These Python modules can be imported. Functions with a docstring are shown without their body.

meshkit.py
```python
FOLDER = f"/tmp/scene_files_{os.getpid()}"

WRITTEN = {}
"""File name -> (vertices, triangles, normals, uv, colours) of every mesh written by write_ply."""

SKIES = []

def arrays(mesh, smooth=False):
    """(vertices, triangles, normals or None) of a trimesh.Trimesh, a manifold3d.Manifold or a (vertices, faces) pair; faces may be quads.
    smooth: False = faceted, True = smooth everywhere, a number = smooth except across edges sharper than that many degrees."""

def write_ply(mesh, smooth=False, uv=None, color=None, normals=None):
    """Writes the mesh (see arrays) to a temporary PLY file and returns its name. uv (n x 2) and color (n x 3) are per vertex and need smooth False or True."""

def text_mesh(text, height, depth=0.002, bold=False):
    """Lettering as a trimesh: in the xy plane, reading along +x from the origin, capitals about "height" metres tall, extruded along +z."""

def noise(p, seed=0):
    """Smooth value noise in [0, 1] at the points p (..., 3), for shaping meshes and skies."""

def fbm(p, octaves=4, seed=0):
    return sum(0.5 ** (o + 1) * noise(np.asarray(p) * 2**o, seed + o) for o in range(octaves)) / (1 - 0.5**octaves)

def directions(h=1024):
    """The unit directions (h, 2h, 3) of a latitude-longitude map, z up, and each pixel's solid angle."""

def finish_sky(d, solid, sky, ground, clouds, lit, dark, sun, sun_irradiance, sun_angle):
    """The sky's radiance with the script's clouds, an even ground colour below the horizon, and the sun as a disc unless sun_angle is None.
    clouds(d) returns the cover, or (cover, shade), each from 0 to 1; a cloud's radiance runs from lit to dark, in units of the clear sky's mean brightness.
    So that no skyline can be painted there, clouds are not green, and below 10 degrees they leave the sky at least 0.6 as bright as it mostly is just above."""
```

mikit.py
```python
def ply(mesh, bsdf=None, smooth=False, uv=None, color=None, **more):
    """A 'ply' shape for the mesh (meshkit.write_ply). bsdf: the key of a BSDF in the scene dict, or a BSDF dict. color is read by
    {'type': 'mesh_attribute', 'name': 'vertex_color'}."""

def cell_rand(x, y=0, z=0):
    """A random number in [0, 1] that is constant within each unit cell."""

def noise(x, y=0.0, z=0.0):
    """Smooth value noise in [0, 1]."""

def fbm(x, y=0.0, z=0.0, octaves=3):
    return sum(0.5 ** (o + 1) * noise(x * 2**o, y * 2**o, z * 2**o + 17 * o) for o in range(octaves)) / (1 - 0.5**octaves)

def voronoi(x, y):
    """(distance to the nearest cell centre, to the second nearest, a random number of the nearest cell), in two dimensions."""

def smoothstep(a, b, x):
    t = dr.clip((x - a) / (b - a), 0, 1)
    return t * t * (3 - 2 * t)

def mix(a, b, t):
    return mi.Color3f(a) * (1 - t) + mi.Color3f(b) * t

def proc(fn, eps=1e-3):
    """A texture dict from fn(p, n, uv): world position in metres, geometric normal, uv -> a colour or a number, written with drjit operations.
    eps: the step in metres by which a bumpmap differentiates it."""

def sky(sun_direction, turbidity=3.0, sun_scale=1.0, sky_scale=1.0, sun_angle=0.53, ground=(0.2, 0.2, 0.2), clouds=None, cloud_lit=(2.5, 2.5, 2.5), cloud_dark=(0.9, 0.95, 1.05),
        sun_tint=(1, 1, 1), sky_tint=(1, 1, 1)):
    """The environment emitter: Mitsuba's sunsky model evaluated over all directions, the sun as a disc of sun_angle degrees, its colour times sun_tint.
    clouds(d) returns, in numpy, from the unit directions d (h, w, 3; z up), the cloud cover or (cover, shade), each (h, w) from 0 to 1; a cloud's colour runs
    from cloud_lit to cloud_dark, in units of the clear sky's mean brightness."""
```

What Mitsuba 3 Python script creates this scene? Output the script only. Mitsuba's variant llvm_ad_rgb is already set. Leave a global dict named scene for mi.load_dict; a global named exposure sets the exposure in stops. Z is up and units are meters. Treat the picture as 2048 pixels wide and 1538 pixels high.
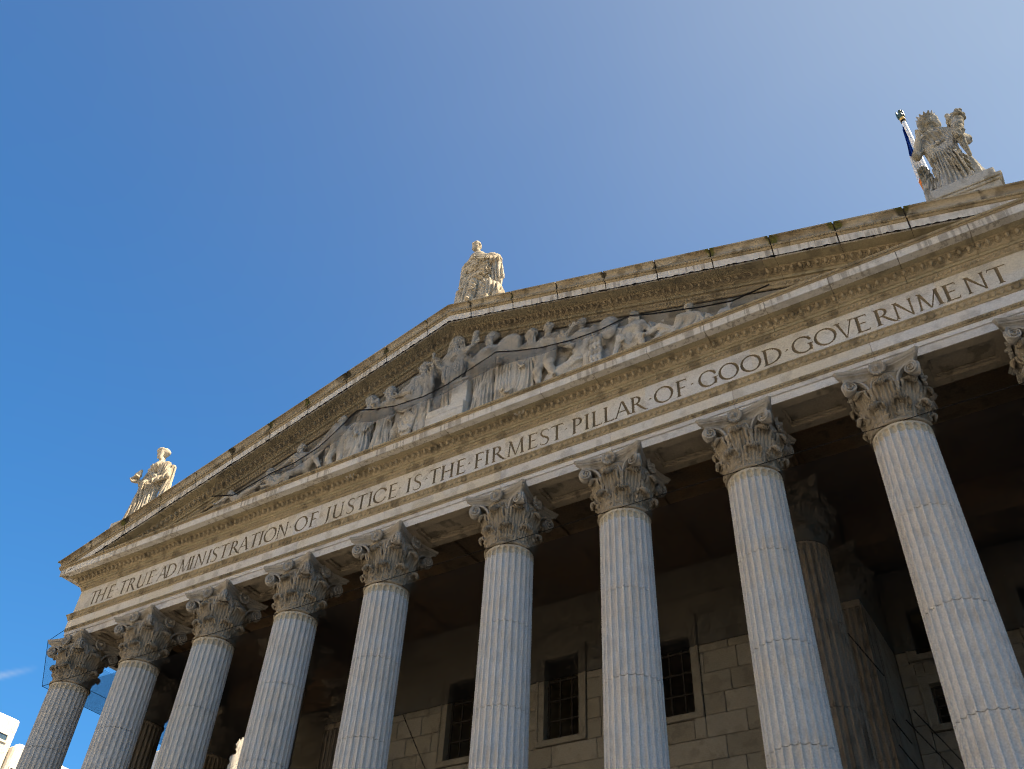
import math, random
import numpy as np, trimesh, mitsuba as mi, drjit as dr, mikit
from mikit import noise, fbm, smoothstep, mix
from scipy.spatial import Delaunay
import shapely
from shapely.geometry import Polygon, box, Point, LineString
from shapely.ops import unary_union
from shapely import affinity

T = mi.ScalarTransform4f
rng = np.random.default_rng(7)
scene, labels = {}, {}
UP = 1.6                                   # building heights below are measured from the camera's eye, 1.6 m above the pavement

# ------------------------------------------------------------------ camera, sky, exposure
EYE = np.array([13.497, -17.476, 0.0])
RIGHT, UPV, BACK = np.array([.853, .521, .044]), np.array([.332, -.604, .725]), np.array([.404, -.603, -.688])
scene['camera'] = {'type': 'perspective', 'fov': 58.1678, 'fov_axis': 'x', 'near_clip': 0.1, 'far_clip': 4000.0,
                   'to_world': T().look_at(origin=(EYE + [0, 0, UP]).tolist(), target=(EYE - BACK + [0, 0, UP]).tolist(), up=UPV.tolist())}
SUN_AZ, SUN_EL = math.radians(15.0), math.radians(51.0)
SUN = np.array([math.cos(SUN_EL) * math.cos(SUN_AZ), math.cos(SUN_EL) * math.sin(SUN_AZ), math.sin(SUN_EL)])


def pix_dir(px, py):
    d = RIGHT * (px - 1024) / 1840.98 - UPV * (py - 769) / 1840.98 - BACK
    return d / np.linalg.norm(d)


def thin_cloud(d):
    """a milky veil of high haze, thickest round the sun, and one thin vapour trail low at the left"""
    import meshkit
    ang = np.degrees(np.arccos(np.clip(d @ SUN, -1, 1)))
    veil = .74 * np.exp(-(ang / 46) ** 2) * (.92 + .16 * meshkit.fbm(d * [5, 9, 7] + 3, 4, 2))
    a, b = pix_dir(-260, 1408), pix_dir(80, 1335)
    n = np.cross(a, b); n /= np.linalg.norm(n)
    t = b - a; L = np.linalg.norm(t); t /= L
    s, off = (d - a) @ t / L, np.abs(d @ n)
    trail = .42 * np.exp(-(off / .0024) ** 2) * np.clip((1.0 - s) * 3, 0, 1) * (s > -1) * (d @ a > .5)
    return np.maximum(veil, trail)


scene['sky'] = mikit.sky(SUN.tolist(), turbidity=3.0, sky_scale=.60, sky_tint=(.36, .84, 1.08), ground=(.2, .19, .18), clouds=thin_cloud, cloud_lit=(1.92, 2.0, 2.0), sun_tint=(1.0, .96, .88))
exposure = 3.1

# ------------------------------------------------------------------ materials
def rgb(c): return mi.Color3f(*c)


JOINTS = 1.637                             # length of a raking cornice stone
STONES, ROWS = {}, []


def stone(key, base, warm, dark, warm_amt=.5, dark_amt=.4, a=.16, streak=0.0, fx=5.0, fz=.3, moss=0.0, seed=0.0):
    """a kind of stone: even grain, patches of a warmer tone, ragged grime, rain streaks with hard sides, black moss growing out of the cornice joints"""
    STONES[key] = len(ROWS)
    ROWS.append([*base, *warm, *dark, warm_amt, dark_amt, a, streak, fx, fz, moss, seed])


stone('granite_a', (.420, .423, .417), (.455, .423, .373), (.227, .218, .204), seed=0)
stone('granite_b', (.455, .458, .452), (.477, .447, .394), (.227, .218, .204), seed=4)
stone('granite_c', (.397, .401, .400), (.432, .401, .352), (.215, .207, .191), seed=9)
stone('shaft_a', (.409, .418, .422), (.455, .429, .390), (.272, .259, .237), dark_amt=.25, streak=.22, a=.17, fx=7, fz=.16)
stone('shaft_b', (.385, .396, .400), (.437, .413, .373), (.249, .242, .227), dark_amt=.25, streak=.25, a=.17, fx=6, fz=.13, seed=5)
stone('inner_shaft', (.170, .147, .118), (.201, .159, .110), (.061, .051, .039), streak=.85, a=.15, fx=5, fz=.12)  # darker, browner shaft stone for the inner columns and wall piers
stone('collar_stone', (.378, .349, .281), (.395, .366, .300), (.264, .233, .191), warm_amt=.8)
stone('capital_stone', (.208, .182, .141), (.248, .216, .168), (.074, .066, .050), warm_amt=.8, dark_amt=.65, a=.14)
stone('capital_pale', (.266, .258, .238), (.292, .272, .238), (.116, .105, .087), warm_amt=.7, dark_amt=.5, a=.14)
stone('ornament_stone', (.266, .222, .149), (.323, .271, .184), (.099, .083, .056), warm_amt=.8, dark_amt=.6)
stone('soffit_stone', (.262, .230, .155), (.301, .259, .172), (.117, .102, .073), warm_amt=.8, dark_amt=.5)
stone('corona_stone', (.494, .489, .465), (.472, .434, .361), (.135, .123, .106), dark_amt=.2, streak=.55, fx=13, fz=.3, a=.14)
stone('cyma_stone', (.325, .288, .218), (.216, .177, .118), (.091, .077, .052), warm_amt=1, dark_amt=.55, moss=.9)
stone('frieze_a', (.450, .440, .408), (.472, .428, .339), (.259, .240, .201), warm_amt=.7, seed=2)
stone('frieze_b', (.472, .467, .440), (.484, .440, .354), (.269, .251, .213), warm_amt=.6, seed=6)
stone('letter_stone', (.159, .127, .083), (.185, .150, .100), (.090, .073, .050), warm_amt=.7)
stone('relief_stone', (.392, .384, .356), (.420, .374, .299), (.148, .133, .108), warm_amt=.7, dark_amt=.5)
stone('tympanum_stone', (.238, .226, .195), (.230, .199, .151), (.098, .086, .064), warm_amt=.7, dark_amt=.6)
stone('marble', (.449, .419, .349), (.434, .379, .285), (.161, .134, .091), warm_amt=.7, dark_amt=.55, a=.08)
stone('statue_stone', (.358, .359, .342), (.337, .314, .244), (.130, .119, .083), streak=.6, a=.2, fx=4, fz=.6)
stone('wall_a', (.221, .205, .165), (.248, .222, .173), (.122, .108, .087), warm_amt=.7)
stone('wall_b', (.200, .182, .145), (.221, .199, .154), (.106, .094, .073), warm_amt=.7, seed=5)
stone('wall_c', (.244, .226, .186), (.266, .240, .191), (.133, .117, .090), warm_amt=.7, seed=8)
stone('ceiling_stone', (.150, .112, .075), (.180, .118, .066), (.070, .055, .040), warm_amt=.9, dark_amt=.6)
stone('paving', (.300, .285, .260), (.315, .295, .260), (.18, .17, .15), seed=3)
stone('limestone', (.704, .666, .590), (.685, .628, .533), (.524, .466, .381), warm_amt=.6, dark_amt=.35, a=.05)
stone('dark_limestone', (.360, .336, .296), (.368, .336, .288), (.240, .216, .176))
TABLE = mi.Float(np.array(ROWS, np.float32).ravel()); NCOL = len(ROWS[0])
dr.eval(TABLE)


def weathered(p, n, uv):
    row = mi.UInt32(dr.clip(uv.x + .5, 0, len(ROWS) - 1)) * NCOL
    g_ = lambda k: dr.gather(mi.Float, TABLE, row + k)
    c3 = lambda k: mi.Color3f(g_(k), g_(k + 1), g_(k + 2))
    sd = g_(16)
    q = p + mi.Vector3f(sd * 3.1, sd * 1.7, sd * 2.3)
    f = fbm(q.x * .9, q.y * .9, q.z * 1.2, octaves=3)
    g = fbm(q.x * 3.6 + 5, q.y * 3.6, q.z * 2.6, octaves=3)
    fx, fz = g_(13), g_(14)
    s = noise(q.x * fx, q.y * fx, q.z * fz) * .65 + noise(q.x * fx * 3.1, q.y * fx * 3.1, q.z * fz * 2) * .35
    c = mix(c3(0), c3(3), g_(9) * smoothstep(.40, .62, f))
    c = mix(c, c3(6), g_(10) * smoothstep(.54, .70, g))
    c = mix(c, c3(6), g_(12) * smoothstep(.52, .66, s) * smoothstep(.30, .55, f))
    u = (dr.abs(p.x) - .885) / JOINTS
    j = dr.abs(u - dr.floor(u + .5)) * JOINTS
    moss = smoothstep(.05, -.05, j - .05 - .5 * (g - .44) - .3 * (f - .5))
    c = mix(c, mix(rgb((.035, .033, .024)), rgb((.075, .08, .022)), smoothstep(.45, .6, f)), g_(15) * moss)
    a = g_(11)
    return c * (1 - a + 2 * a * noise(p.x * 37, p.y * 37, p.z * 37) + (noise(p.x * 90, p.y * 90, p.z * 90) - .5) * a)


scene['stone'] = {'type': 'twosided', 'bsdf': {'type': 'diffuse', 'reflectance': mikit.proc(weathered)}}


def mat(key, color, rough=None, spec=.5):
    c = {'type': 'rgb', 'value': list(color)}
    scene[key] = {'type': 'twosided', 'bsdf': {'type': 'diffuse', 'reflectance': c} if rough is None else {'type': 'principled', 'base_color': c, 'roughness': rough, 'specular': spec}}


mat('joint_dark', (.035, .032, .028))
mat('lead_sheet', (.10, .10, .10))
mat('asphalt', (.06, .06, .06))
mat('cord_black', (.012, .012, .012))
mat('window_frame', (.035, .03, .025))
mat('room_wall', (.34, .31, .26))
mat('pole_white', (.8, .79, .75), .35)
mat('bronze_green', (.045, .085, .075), .5)
mat('gold', (.75, .48, .13), .35)
mat('spike_steel', (.55, .55, .56), .4)
scene['pane'] = {'type': 'thindielectric', 'int_ior': 1.5}


# ------------------------------------------------------------------ helpers
def at(x=0, y=0, z=0, rz=0): return T().translate([x, y, z + UP]).rotate([0, 0, 1], rz)


BASE = at()


def shape(mesh, m, smooth=30):
    """a ply dict; a kind of stone is the number that its vertices carry as u"""
    if m not in STONES: return mikit.ply(mesh, m, smooth=smooth)
    v, f = (mesh.vertices, mesh.faces) if hasattr(mesh, 'faces') else mesh
    mesh = trimesh.Trimesh(np.asarray(v, float), np.asarray(f, int), process=False)
    if smooth not in (False, True): mesh, smooth = trimesh.graph.smooth_shade(mesh, angle=math.radians(smooth), facet_minarea=None), True
    return mikit.ply(mesh, 'stone', smooth=smooth, uv=np.tile([float(STONES[m]), 0.0], (len(mesh.vertices), 1)))


def put(key, d, where=None):
    """one entry of the scene; a key that is taken gets a three-digit number"""
    if key in scene:
        n = 1
        while f'{key}_{n:03d}' in scene: n += 1
        key = f'{key}_{n:03d}'
    scene[key] = {**d, 'to_world': BASE if where is None else where}
    return key


def numbered(name, taken=set()):
    key, n = name, 1
    while key in taken: key, n = f'{name}_{n:03d}', n + 1
    taken.add(key)
    return key


def tag(key, label=None, category=None, group=None, kind=None):
    labels[key] = {k: v for k, v in dict(label=label, category=category, group=group, kind=kind).items() if v}


def join(ms):
    vs, fs, k = [], [], 0
    for m in ms:
        v, f = (m.vertices, m.faces) if hasattr(m, 'faces') else m
        v, f = np.asarray(v, float), np.asarray(f, int)
        if f.shape[1] == 4: f = np.vstack([f[:, [0, 1, 2]], f[:, [0, 2, 3]]])
        vs.append(v); fs.append(f + k); k += len(v)
    return trimesh.Trimesh(np.vstack(vs), np.vstack(fs), process=False)


def moved(m, M=None, t=(0, 0, 0)):
    v, f = (m.vertices, m.faces) if hasattr(m, 'faces') else m
    v = np.asarray(v, float)
    if M is not None: v = v @ np.asarray(M).T
    return (v + np.asarray(t), np.asarray(f))


def grid_faces(nu, nv, wrap_v=False):
    i, j = np.meshgrid(np.arange(nu - 1), np.arange(nv if wrap_v else nv - 1), indexing='ij')
    k = (j + 1) % nv
    q = np.stack([i * nv + j, i * nv + k, (i + 1) * nv + k, (i + 1) * nv + j], -1).reshape(-1, 4)
    return np.vstack([q[:, [0, 1, 2]], q[:, [0, 2, 3]]])


def boxm(x0, x1, y0, y1, z0, z1, c=0.0):
    """a box; c: chamfer of its edges"""
    if c <= 0:
        v = np.array([[x, y, z] for x in (x0, x1) for y in (y0, y1) for z in (z0, z1)], float)
        f = np.array([[0, 1, 3], [0, 3, 2], [4, 6, 7], [4, 7, 5], [0, 4, 5], [0, 5, 1], [2, 3, 7], [2, 7, 6], [0, 2, 6], [0, 6, 4], [1, 5, 7], [1, 7, 3]])
        return v, f
    pts = []
    for x, sx in ((x0, 1), (x1, -1)):
        for y, sy in ((y0, 1), (y1, -1)):
            for z, sz in ((z0, 1), (z1, -1)):
                pts += [[x, y + sy * c, z + sz * c], [x + sx * c, y, z + sz * c], [x + sx * c, y + sy * c, z]]
    h = trimesh.Trimesh(pts).convex_hull
    return h.vertices, h.faces


def sweep(prof, x0, x1, m0=0.0, m1=0.0, slope=0.0, caps=True):
    """profile points (o, z) swept along x in front of the column axis: y = -o. m0, m1: by how much of o each end is mitred outwards."""
    p = np.asarray(prof, float)
    a = np.c_[np.full(len(p), x0) - m0 * p[:, 0], -p[:, 0], p[:, 1]]
    b = np.c_[np.full(len(p), x1) + m1 * p[:, 0], -p[:, 0], p[:, 1]]
    for e in (a, b): e[:, 2] += slope * e[:, 0]
    v = np.vstack([a, b]); n = len(p)
    i = np.arange(n); j = (i + 1) % n
    f = [np.c_[i, j, j + n], np.c_[i, j + n, i + n]]
    if caps:
        poly = Polygon(p)
        tri = np.array(trimesh.creation.triangulate_polygon(poly, engine='earcut')[1])
        tv = np.array(trimesh.creation.triangulate_polygon(poly, engine='earcut')[0])
        idx = np.array([np.argmin(((p - t) ** 2).sum(1)) for t in tv])
        tri = idx[tri]
        f += [tri[:, ::-1], tri + n]
    m = trimesh.Trimesh(v, np.vstack(f), process=False)
    area = np.sum(p[:, 0] * np.roll(p[:, 1], -1) - np.roll(p[:, 0], -1) * p[:, 1])
    if area < 0: m.invert()
    return m


def tube(pts, r, sides=6):
    p = np.asarray(pts, float)
    r = np.broadcast_to(r, (len(p),))
    t = np.gradient(p, axis=0); t /= np.linalg.norm(t, axis=1, keepdims=True) + 1e-12
    ref = np.array([0, 0, 1.0]) if abs(t[:, 2]).mean() < .8 else np.array([1.0, 0, 0])
    a = np.cross(t, ref); a /= np.linalg.norm(a, axis=1, keepdims=True) + 1e-12
    b = np.cross(t, a); g = np.arange(sides) * 2 * np.pi / sides
    v = p[:, None] + r[:, None, None] * (np.cos(g)[None, :, None] * a[:, None] + np.sin(g)[None, :, None] * b[:, None])
    f = grid_faces(len(p), sides, True)
    return v.reshape(-1, 3), f


def revolve(prof, n=32, mod=None):
    """(r, z) profile round the z axis"""
    p = np.asarray(prof, float); a = np.arange(n) * 2 * np.pi / n
    r = p[:, 0][:, None] * (np.ones((1, n)) if mod is None else mod(a)[None])
    v = np.stack([r * np.cos(a), r * np.sin(a), np.broadcast_to(p[:, 1][:, None], r.shape)], -1).reshape(-1, 3)
    f = grid_faces(len(p), n, True)
    return v, f[:, ::-1]


# ------------------------------------------------------------------ the setting: ground, street, sky reach
put('ground', shape(boxm(-900, 900, -900, 900, -2.2, -1.62), 'asphalt', False)); tag('ground', kind='structure')
put('plaza', shape(boxm(-60, 60, -42, 14, -1.7, -1.6), 'paving', False)); tag('plaza', kind='structure')

# ------------------------------------------------------------------ the courthouse
C = 'courthouse'
tag(C, 'grey granite temple-fronted courthouse with ten fluted columns, carved pediment and inscribed frieze', 'courthouse')
X0 = 15.714                                # axis of the end columns
COLX = [-15.714, -12.243, -8.843, -5.443, -2.043, 2.043, 5.443, 8.843, 12.243, 15.714]
NECK, ARCH = 13.49, 15.13

put(f'{C}__podium', shape(boxm(-18.5, 18.5, -1.75, 14, -1.6, .6), 'granite_a', False))
for k in range(12):
    put(f'{C}__step', shape(boxm(-18.5, 18.5, -1.75 - .36 * (k + 1), -1.75 - .36 * k, -1.6, .6 - .17 * (k + 1), .01), 'granite_b', False))


# --- column shafts
def radius(z):                             # entasis
    t = np.clip((NECK - z) / 12.2, 0, 1)
    return .64 + .085 * t ** 1.4


NF = 24


def shaft_ring(z, inset=0.0, ztop=None):
    per, fil = 2 * np.pi / NF, .17
    u = np.concatenate([[-1.0], np.cos(np.linspace(np.pi, 0, 9))[1:-1], [1.0]])     # across one flute
    th = np.concatenate([(k + .5) * per + u * per * (1 - fil) / 2 for k in range(NF)])
    r0 = radius(z)
    w = r0 * per * (1 - fil) / 2
    d = np.tile(.92 * w * np.sqrt(np.clip(1 - u ** 2, 0, 1)), NF)
    if ztop is not None and z > ztop - w:  # the flutes end in a half round
        v = (z - (ztop - w)) / w
        d = np.tile(.92 * w * np.sqrt(np.clip(1 - u ** 2 - v ** 2, 0, 1)), NF)
    r = r0 - d - inset
    return np.c_[r * np.cos(th), r * np.sin(th), np.full(len(th), z)]


def drum(z0, z1, ztop=None, n=4):
    zs = np.linspace(z0 + .012, z1 - .012, n)
    if ztop is not None:
        zs = np.unique(np.r_[np.linspace(z0 + .012, ztop - .08, n), np.linspace(ztop - .08, ztop + .004, 10), z1 - .004])
    rings = [shaft_ring(z0 + .004, .03), shaft_ring(z0 + .005, .010)] + [shaft_ring(z, 0, ztop) for z in zs]
    if ztop is None: rings += [shaft_ring(z1 - .005, .010), shaft_ring(z1 - .004, .03)]
    m = len(rings[0]); v = np.vstack(rings); f = [grid_faces(len(rings), m, True)[:, ::-1]]
    v = np.vstack([v, [[0, 0, z0 + .004], [0, 0, zs[-1] + .001]]]); k = len(v)
    i = np.arange(m); j = (i + 1) % m; o = (len(rings) - 1) * m
    f += [np.c_[j, i, np.full(m, k - 2)], np.c_[i + o, j + o, np.full(m, k - 1)]]
    f = np.vstack(f)
    return trimesh.Trimesh(v, f[:, ::-1], process=False)


CUTS = [1.32, 2.75, 4.9, 7.05, 9.15, 11.3, 13.27]
DRUMS = {m: [shape(drum(a, b), m, 40) for a, b in zip(CUTS[:-1], CUTS[1:])] for m in ('shaft_a', 'shaft_b', 'inner_shaft')}
COLLAR = {m: shape(drum(13.262, 13.485, 13.43), m, 40) for m in ('collar_stone', 'inner_shaft')}
CORE = revolve([(.55, 1.3), (.55, 13.4)], 24)
aa = np.linspace(-np.pi / 2, np.pi / 2, 9)
torus = lambda R, r, z, s=1.0: [(R + r * math.cos(t), z + s * r * math.sin(t)) for t in aa]
BASE_MESH = shape(join([boxm(-.98, .98, -.98, .98, .6, .8, .01),
                        revolve([(0, .8)] + torus(.86, .12, .92) + [(.82, 1.05), (.79, 1.1)] + torus(.76, .08, 1.19) + [(.78, 1.28), (.735, 1.32), (0, 1.32)], 40)]), 'granite_a')


# --- Corinthian capital, piece by piece (column axis at the origin)
def leaf(ztip, hw, reach, curl, nfing, seed):
    """one acanthus leaf facing -y: climbs the bell, leans out, rolls its tip over"""
    r = np.random.default_rng(seed)
    zb, rb = 13.60, .612
    nS, nT = 26, 21
    up = np.linspace(0, 1, 17)
    cl = np.c_[rb + .035 * up + reach * up ** 3.2, zb + (ztip - curl * .9 - zb) * up]
    tang = cl[-1] - cl[-2]; a0 = math.atan2(tang[1], tang[0])
    a = a0 - np.linspace(0, math.radians(215), 10)[1:]
    step = curl * math.radians(215) / 9
    pts = [cl[-1]]
    for q in a: pts.append(pts[-1] + step * np.array([math.cos(q), math.sin(q)]))
    cl = np.vstack([cl, pts[1:]])
    d = np.gradient(cl, axis=0); d /= np.linalg.norm(d, axis=1, keepdims=True)
    nrm = np.c_[d[:, 1], -d[:, 0]]                       # outward side of the leaf
    s = np.linspace(0, 1, nS)[:, None]; t = np.linspace(-1, 1, nT)[None]
    lobes = 1 - .30 * np.abs(np.sin(s * np.pi * 4.6)) ** .7 * np.clip(1.15 - s, 0, 1)
    W = hw * (.93 + .27 * s - .52 * np.clip(s - .55, 0, 1) ** 1.0 / .45 * .9) * lobes
    W = np.where(s > .8, W * (1 - .35 * ((s - .8) / .2) ** 2), W)
    x = W * t
    rib = .028 * np.exp(-(t / (.10 + .10 * s)) ** 2) * (1 - .4 * s)
    groove = .028 * np.cos(t * np.pi * (nfing - 1) + .6 * np.sin(s * 9)) * smooth(.12, .35, s) * np.clip(np.abs(t) * 3, 0, 1)
    tipf = .030 * np.cos(t * np.pi * (nfing - .0)) * smooth(.66, .85, s)
    lobe_r = .026 * np.cos(s * np.pi * 9.2 + np.abs(t) * 3.0) * np.abs(t) * (1 - smooth(.6, .75, s))
    flare = .085 * t ** 2 * np.clip(s * 1.3, 0, .8) - .02 * t ** 2 * (s < .15)
    off = rib + groove * (1 - smooth(.7, .85, s)) + tipf + lobe_r + flare + .012 * (r.random((nS, 1)) - .5) * np.abs(t)
    rho = cl[:, 0][:, None] + nrm[:, 0][:, None] * off
    z = cl[:, 1][:, None] + nrm[:, 1][:, None] * off
    ang = x / np.maximum(cl[:, 0][:, None], .5)
    P = np.stack([rho * np.sin(ang), -rho * np.cos(ang), z], -1)
    th = .030 - .012 * s
    rho2, z2 = rho - nrm[:, 0][:, None] * th, z - nrm[:, 1][:, None] * th
    Q = np.stack([rho2 * np.sin(ang * .97), -rho2 * np.cos(ang * .97), z2], -1)
    f = grid_faces(nS, nT); n = nS * nT
    edge = [(i * nT, (i + 1) * nT) for i in range(nS - 1)][::-1] + []
    rim = np.r_[np.arange(nT), np.arange(2 * nT - 1, n, nT), np.arange(n - 2, n - nT - 1, -1), np.arange(n - 2 * nT, 0, -nT)]
    k = np.roll(rim, -1)
    side = np.vstack([np.c_[rim, rim + n, k + n], np.c_[rim, k + n, k]])
    return trimesh.Trimesh(np.vstack([P.reshape(-1, 3), Q.reshape(-1, 3)]), np.vstack([f, f[:, ::-1] + n, side]), process=False)


def smooth(a, b, x):
    t = np.clip((np.asarray(x, float) - a) / (b - a), 0, 1)
    return t * t * (3 - 2 * t)


def strap(start, centre, R, turns, uv, nv, width, thick, rim=.012):
    """a fluted ribbon that climbs from start and winds into a spiral round centre; uv: horizontal unit vector, nv: the face's outward normal"""
    pts = []
    c = np.array(centre, float); s0 = np.array(start, float)
    top = c + np.array([0, R])
    for t in np.linspace(0, 1, 14)[:-1]:               # cubic Bezier, arrives moving outwards
        b1, b2 = s0 + np.array([.02, (top[1] - s0[1]) * .75]), top - np.array([abs(top[0] - s0[0]) * .55, 0])
        pts.append((1 - t) ** 3 * s0 + 3 * (1 - t) ** 2 * t * b1 + 3 * (1 - t) * t * t * b2 + t ** 3 * top)
    for t in np.linspace(0, 1, 44):
        a = math.pi / 2 - t * turns * 2 * math.pi
        r = R * (1 - t) ** .85 + .016
        pts.append(c + r * np.array([math.cos(a), math.sin(a)]))
    p = np.array(pts); n = len(p)
    d = np.gradient(p, axis=0); d /= np.linalg.norm(d, axis=1, keepdims=True) + 1e-9
    m = np.c_[-d[:, 1], d[:, 0]]
    tk = thick * np.r_[np.linspace(1.5, 1.0, 13), np.linspace(1, .5, n - 13)][:, None]
    wd = width * np.r_[np.linspace(.8, 1, 13), np.linspace(1, .92, n - 13)]
    out3 = lambda q, o: q[:, :1] * uv[None] + q[:, 1:] * np.array([[0, 0, 1.0]]) + o[:, None] * nv[None]
    bulge = np.linspace(0, .035, n)                     # the eye stands proud
    rings = [out3(p + m * tk, wd * 0 + bulge), out3(p + m * tk * .2, rim + bulge), out3(p - m * tk, wd * 0 + bulge),
             out3(p - m * tk, -wd), out3(p + m * tk, -wd)]
    v = np.stack(rings, 1).reshape(-1, 3)
    f = grid_faces(n, 5, True)
    ends = np.array([[0, 1, 2], [0, 2, 3], [0, 3, 4]])
    disc = [out3(np.array([c]), np.array([-.012]))[0]] + list(out3(p[13:34] - 0 * p[13:34], np.full(21, -.012)))
    dv = np.array(disc); df = np.array([[0, i, i + 1] for i in range(1, len(disc) - 1)])
    mm = join([(v, np.vstack([f, ends, ends[:, ::-1] + (n - 1) * 5])), (dv, df)])
    return mm


def mirror(m):
    v, f = np.array(m.vertices) * [-1, 1, 1], np.array(m.faces)[:, ::-1]
    return trimesh.Trimesh(v, f, process=False)


h_ = math.radians(22.5)
u0 = np.array([math.cos(math.radians(17.7)), -math.sin(math.radians(17.7)), 0]); n0 = np.array([-math.sin(math.radians(17.7)), -math.cos(math.radians(17.7)), 0])
org = np.array([math.sin(h_) * .735, -math.cos(h_) * .735, 0])
VOL_R = moved(strap((0, 14.36), (.40, 14.71), .155, 2.1, u0, n0, .12, .022), None, org)
VOL_R = trimesh.Trimesh(*VOL_R, process=False)
HEL_R = strap((0, 14.36), (.185, 14.765), .078, 1.9, -np.array([1.0, .12, 0]) / math.hypot(1, .12), np.array([-.1, -1.0, 0]) / math.hypot(1, .1), .07, .014)
HEL_R = trimesh.Trimesh(*moved(HEL_R, None, org), process=False)
stalk = [(.035, 13.95), (.042, 14.2), (.05, 14.28), (.062, 14.29), (.062, 14.32), (.05, 14.33), (.055, 14.38), (.085, 14.46), (.10, 14.52), (.06, 14.50), (0, 14.46)]
CAUL = trimesh.Trimesh(*moved(revolve(stalk, 12, lambda a: 1 + .12 * np.cos(6 * a)), None, [0, -.70, 0]), process=False)


def abacus():
    t = np.r_[np.linspace(-1, 1, 17)]
    side = np.c_[t * .875, -(.73 + .195 * np.abs(t) ** 1.8)]
    lv = [(14.865, -.16), (14.87, -.135), (14.905, -.13), (14.945, -.11), (14.98, -.065), (15.0, -.01), (15.012, .0), (15.03, .0), (15.032, -.035), (15.048, -.035), (15.05, .0), (15.085, .03), (15.11, .045), (15.127, .04)]
    rings = []
    for z, o in lv:
        q = side.copy(); q[:, 1] -= o; q[:, 0] *= (1 + o * .9)
        ring = np.vstack([q @ np.array([[math.cos(a), math.sin(a)], [-math.sin(a), math.cos(a)]]) for a in (0, np.pi / 2, np.pi, 3 * np.pi / 2)])
        rings.append(np.c_[ring, np.full(len(ring), z)])
    m = len(rings[0]); v = np.vstack(rings + [[[0, 0, lv[0][0]]], [[0, 0, lv[-1][0]]]]); k = len(v)
    i = np.arange(m); j = (i + 1) % m; o = (len(rings) - 1) * m
    f = np.vstack([grid_faces(len(rings), m, True)[:, ::-1], np.c_[j, i, np.full(m, k - 2)][:, ::-1], np.c_[i + o, j + o, np.full(m, k - 1)][:, ::-1]])
    return trimesh.Trimesh(v, f[:, ::-1], process=False)


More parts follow.
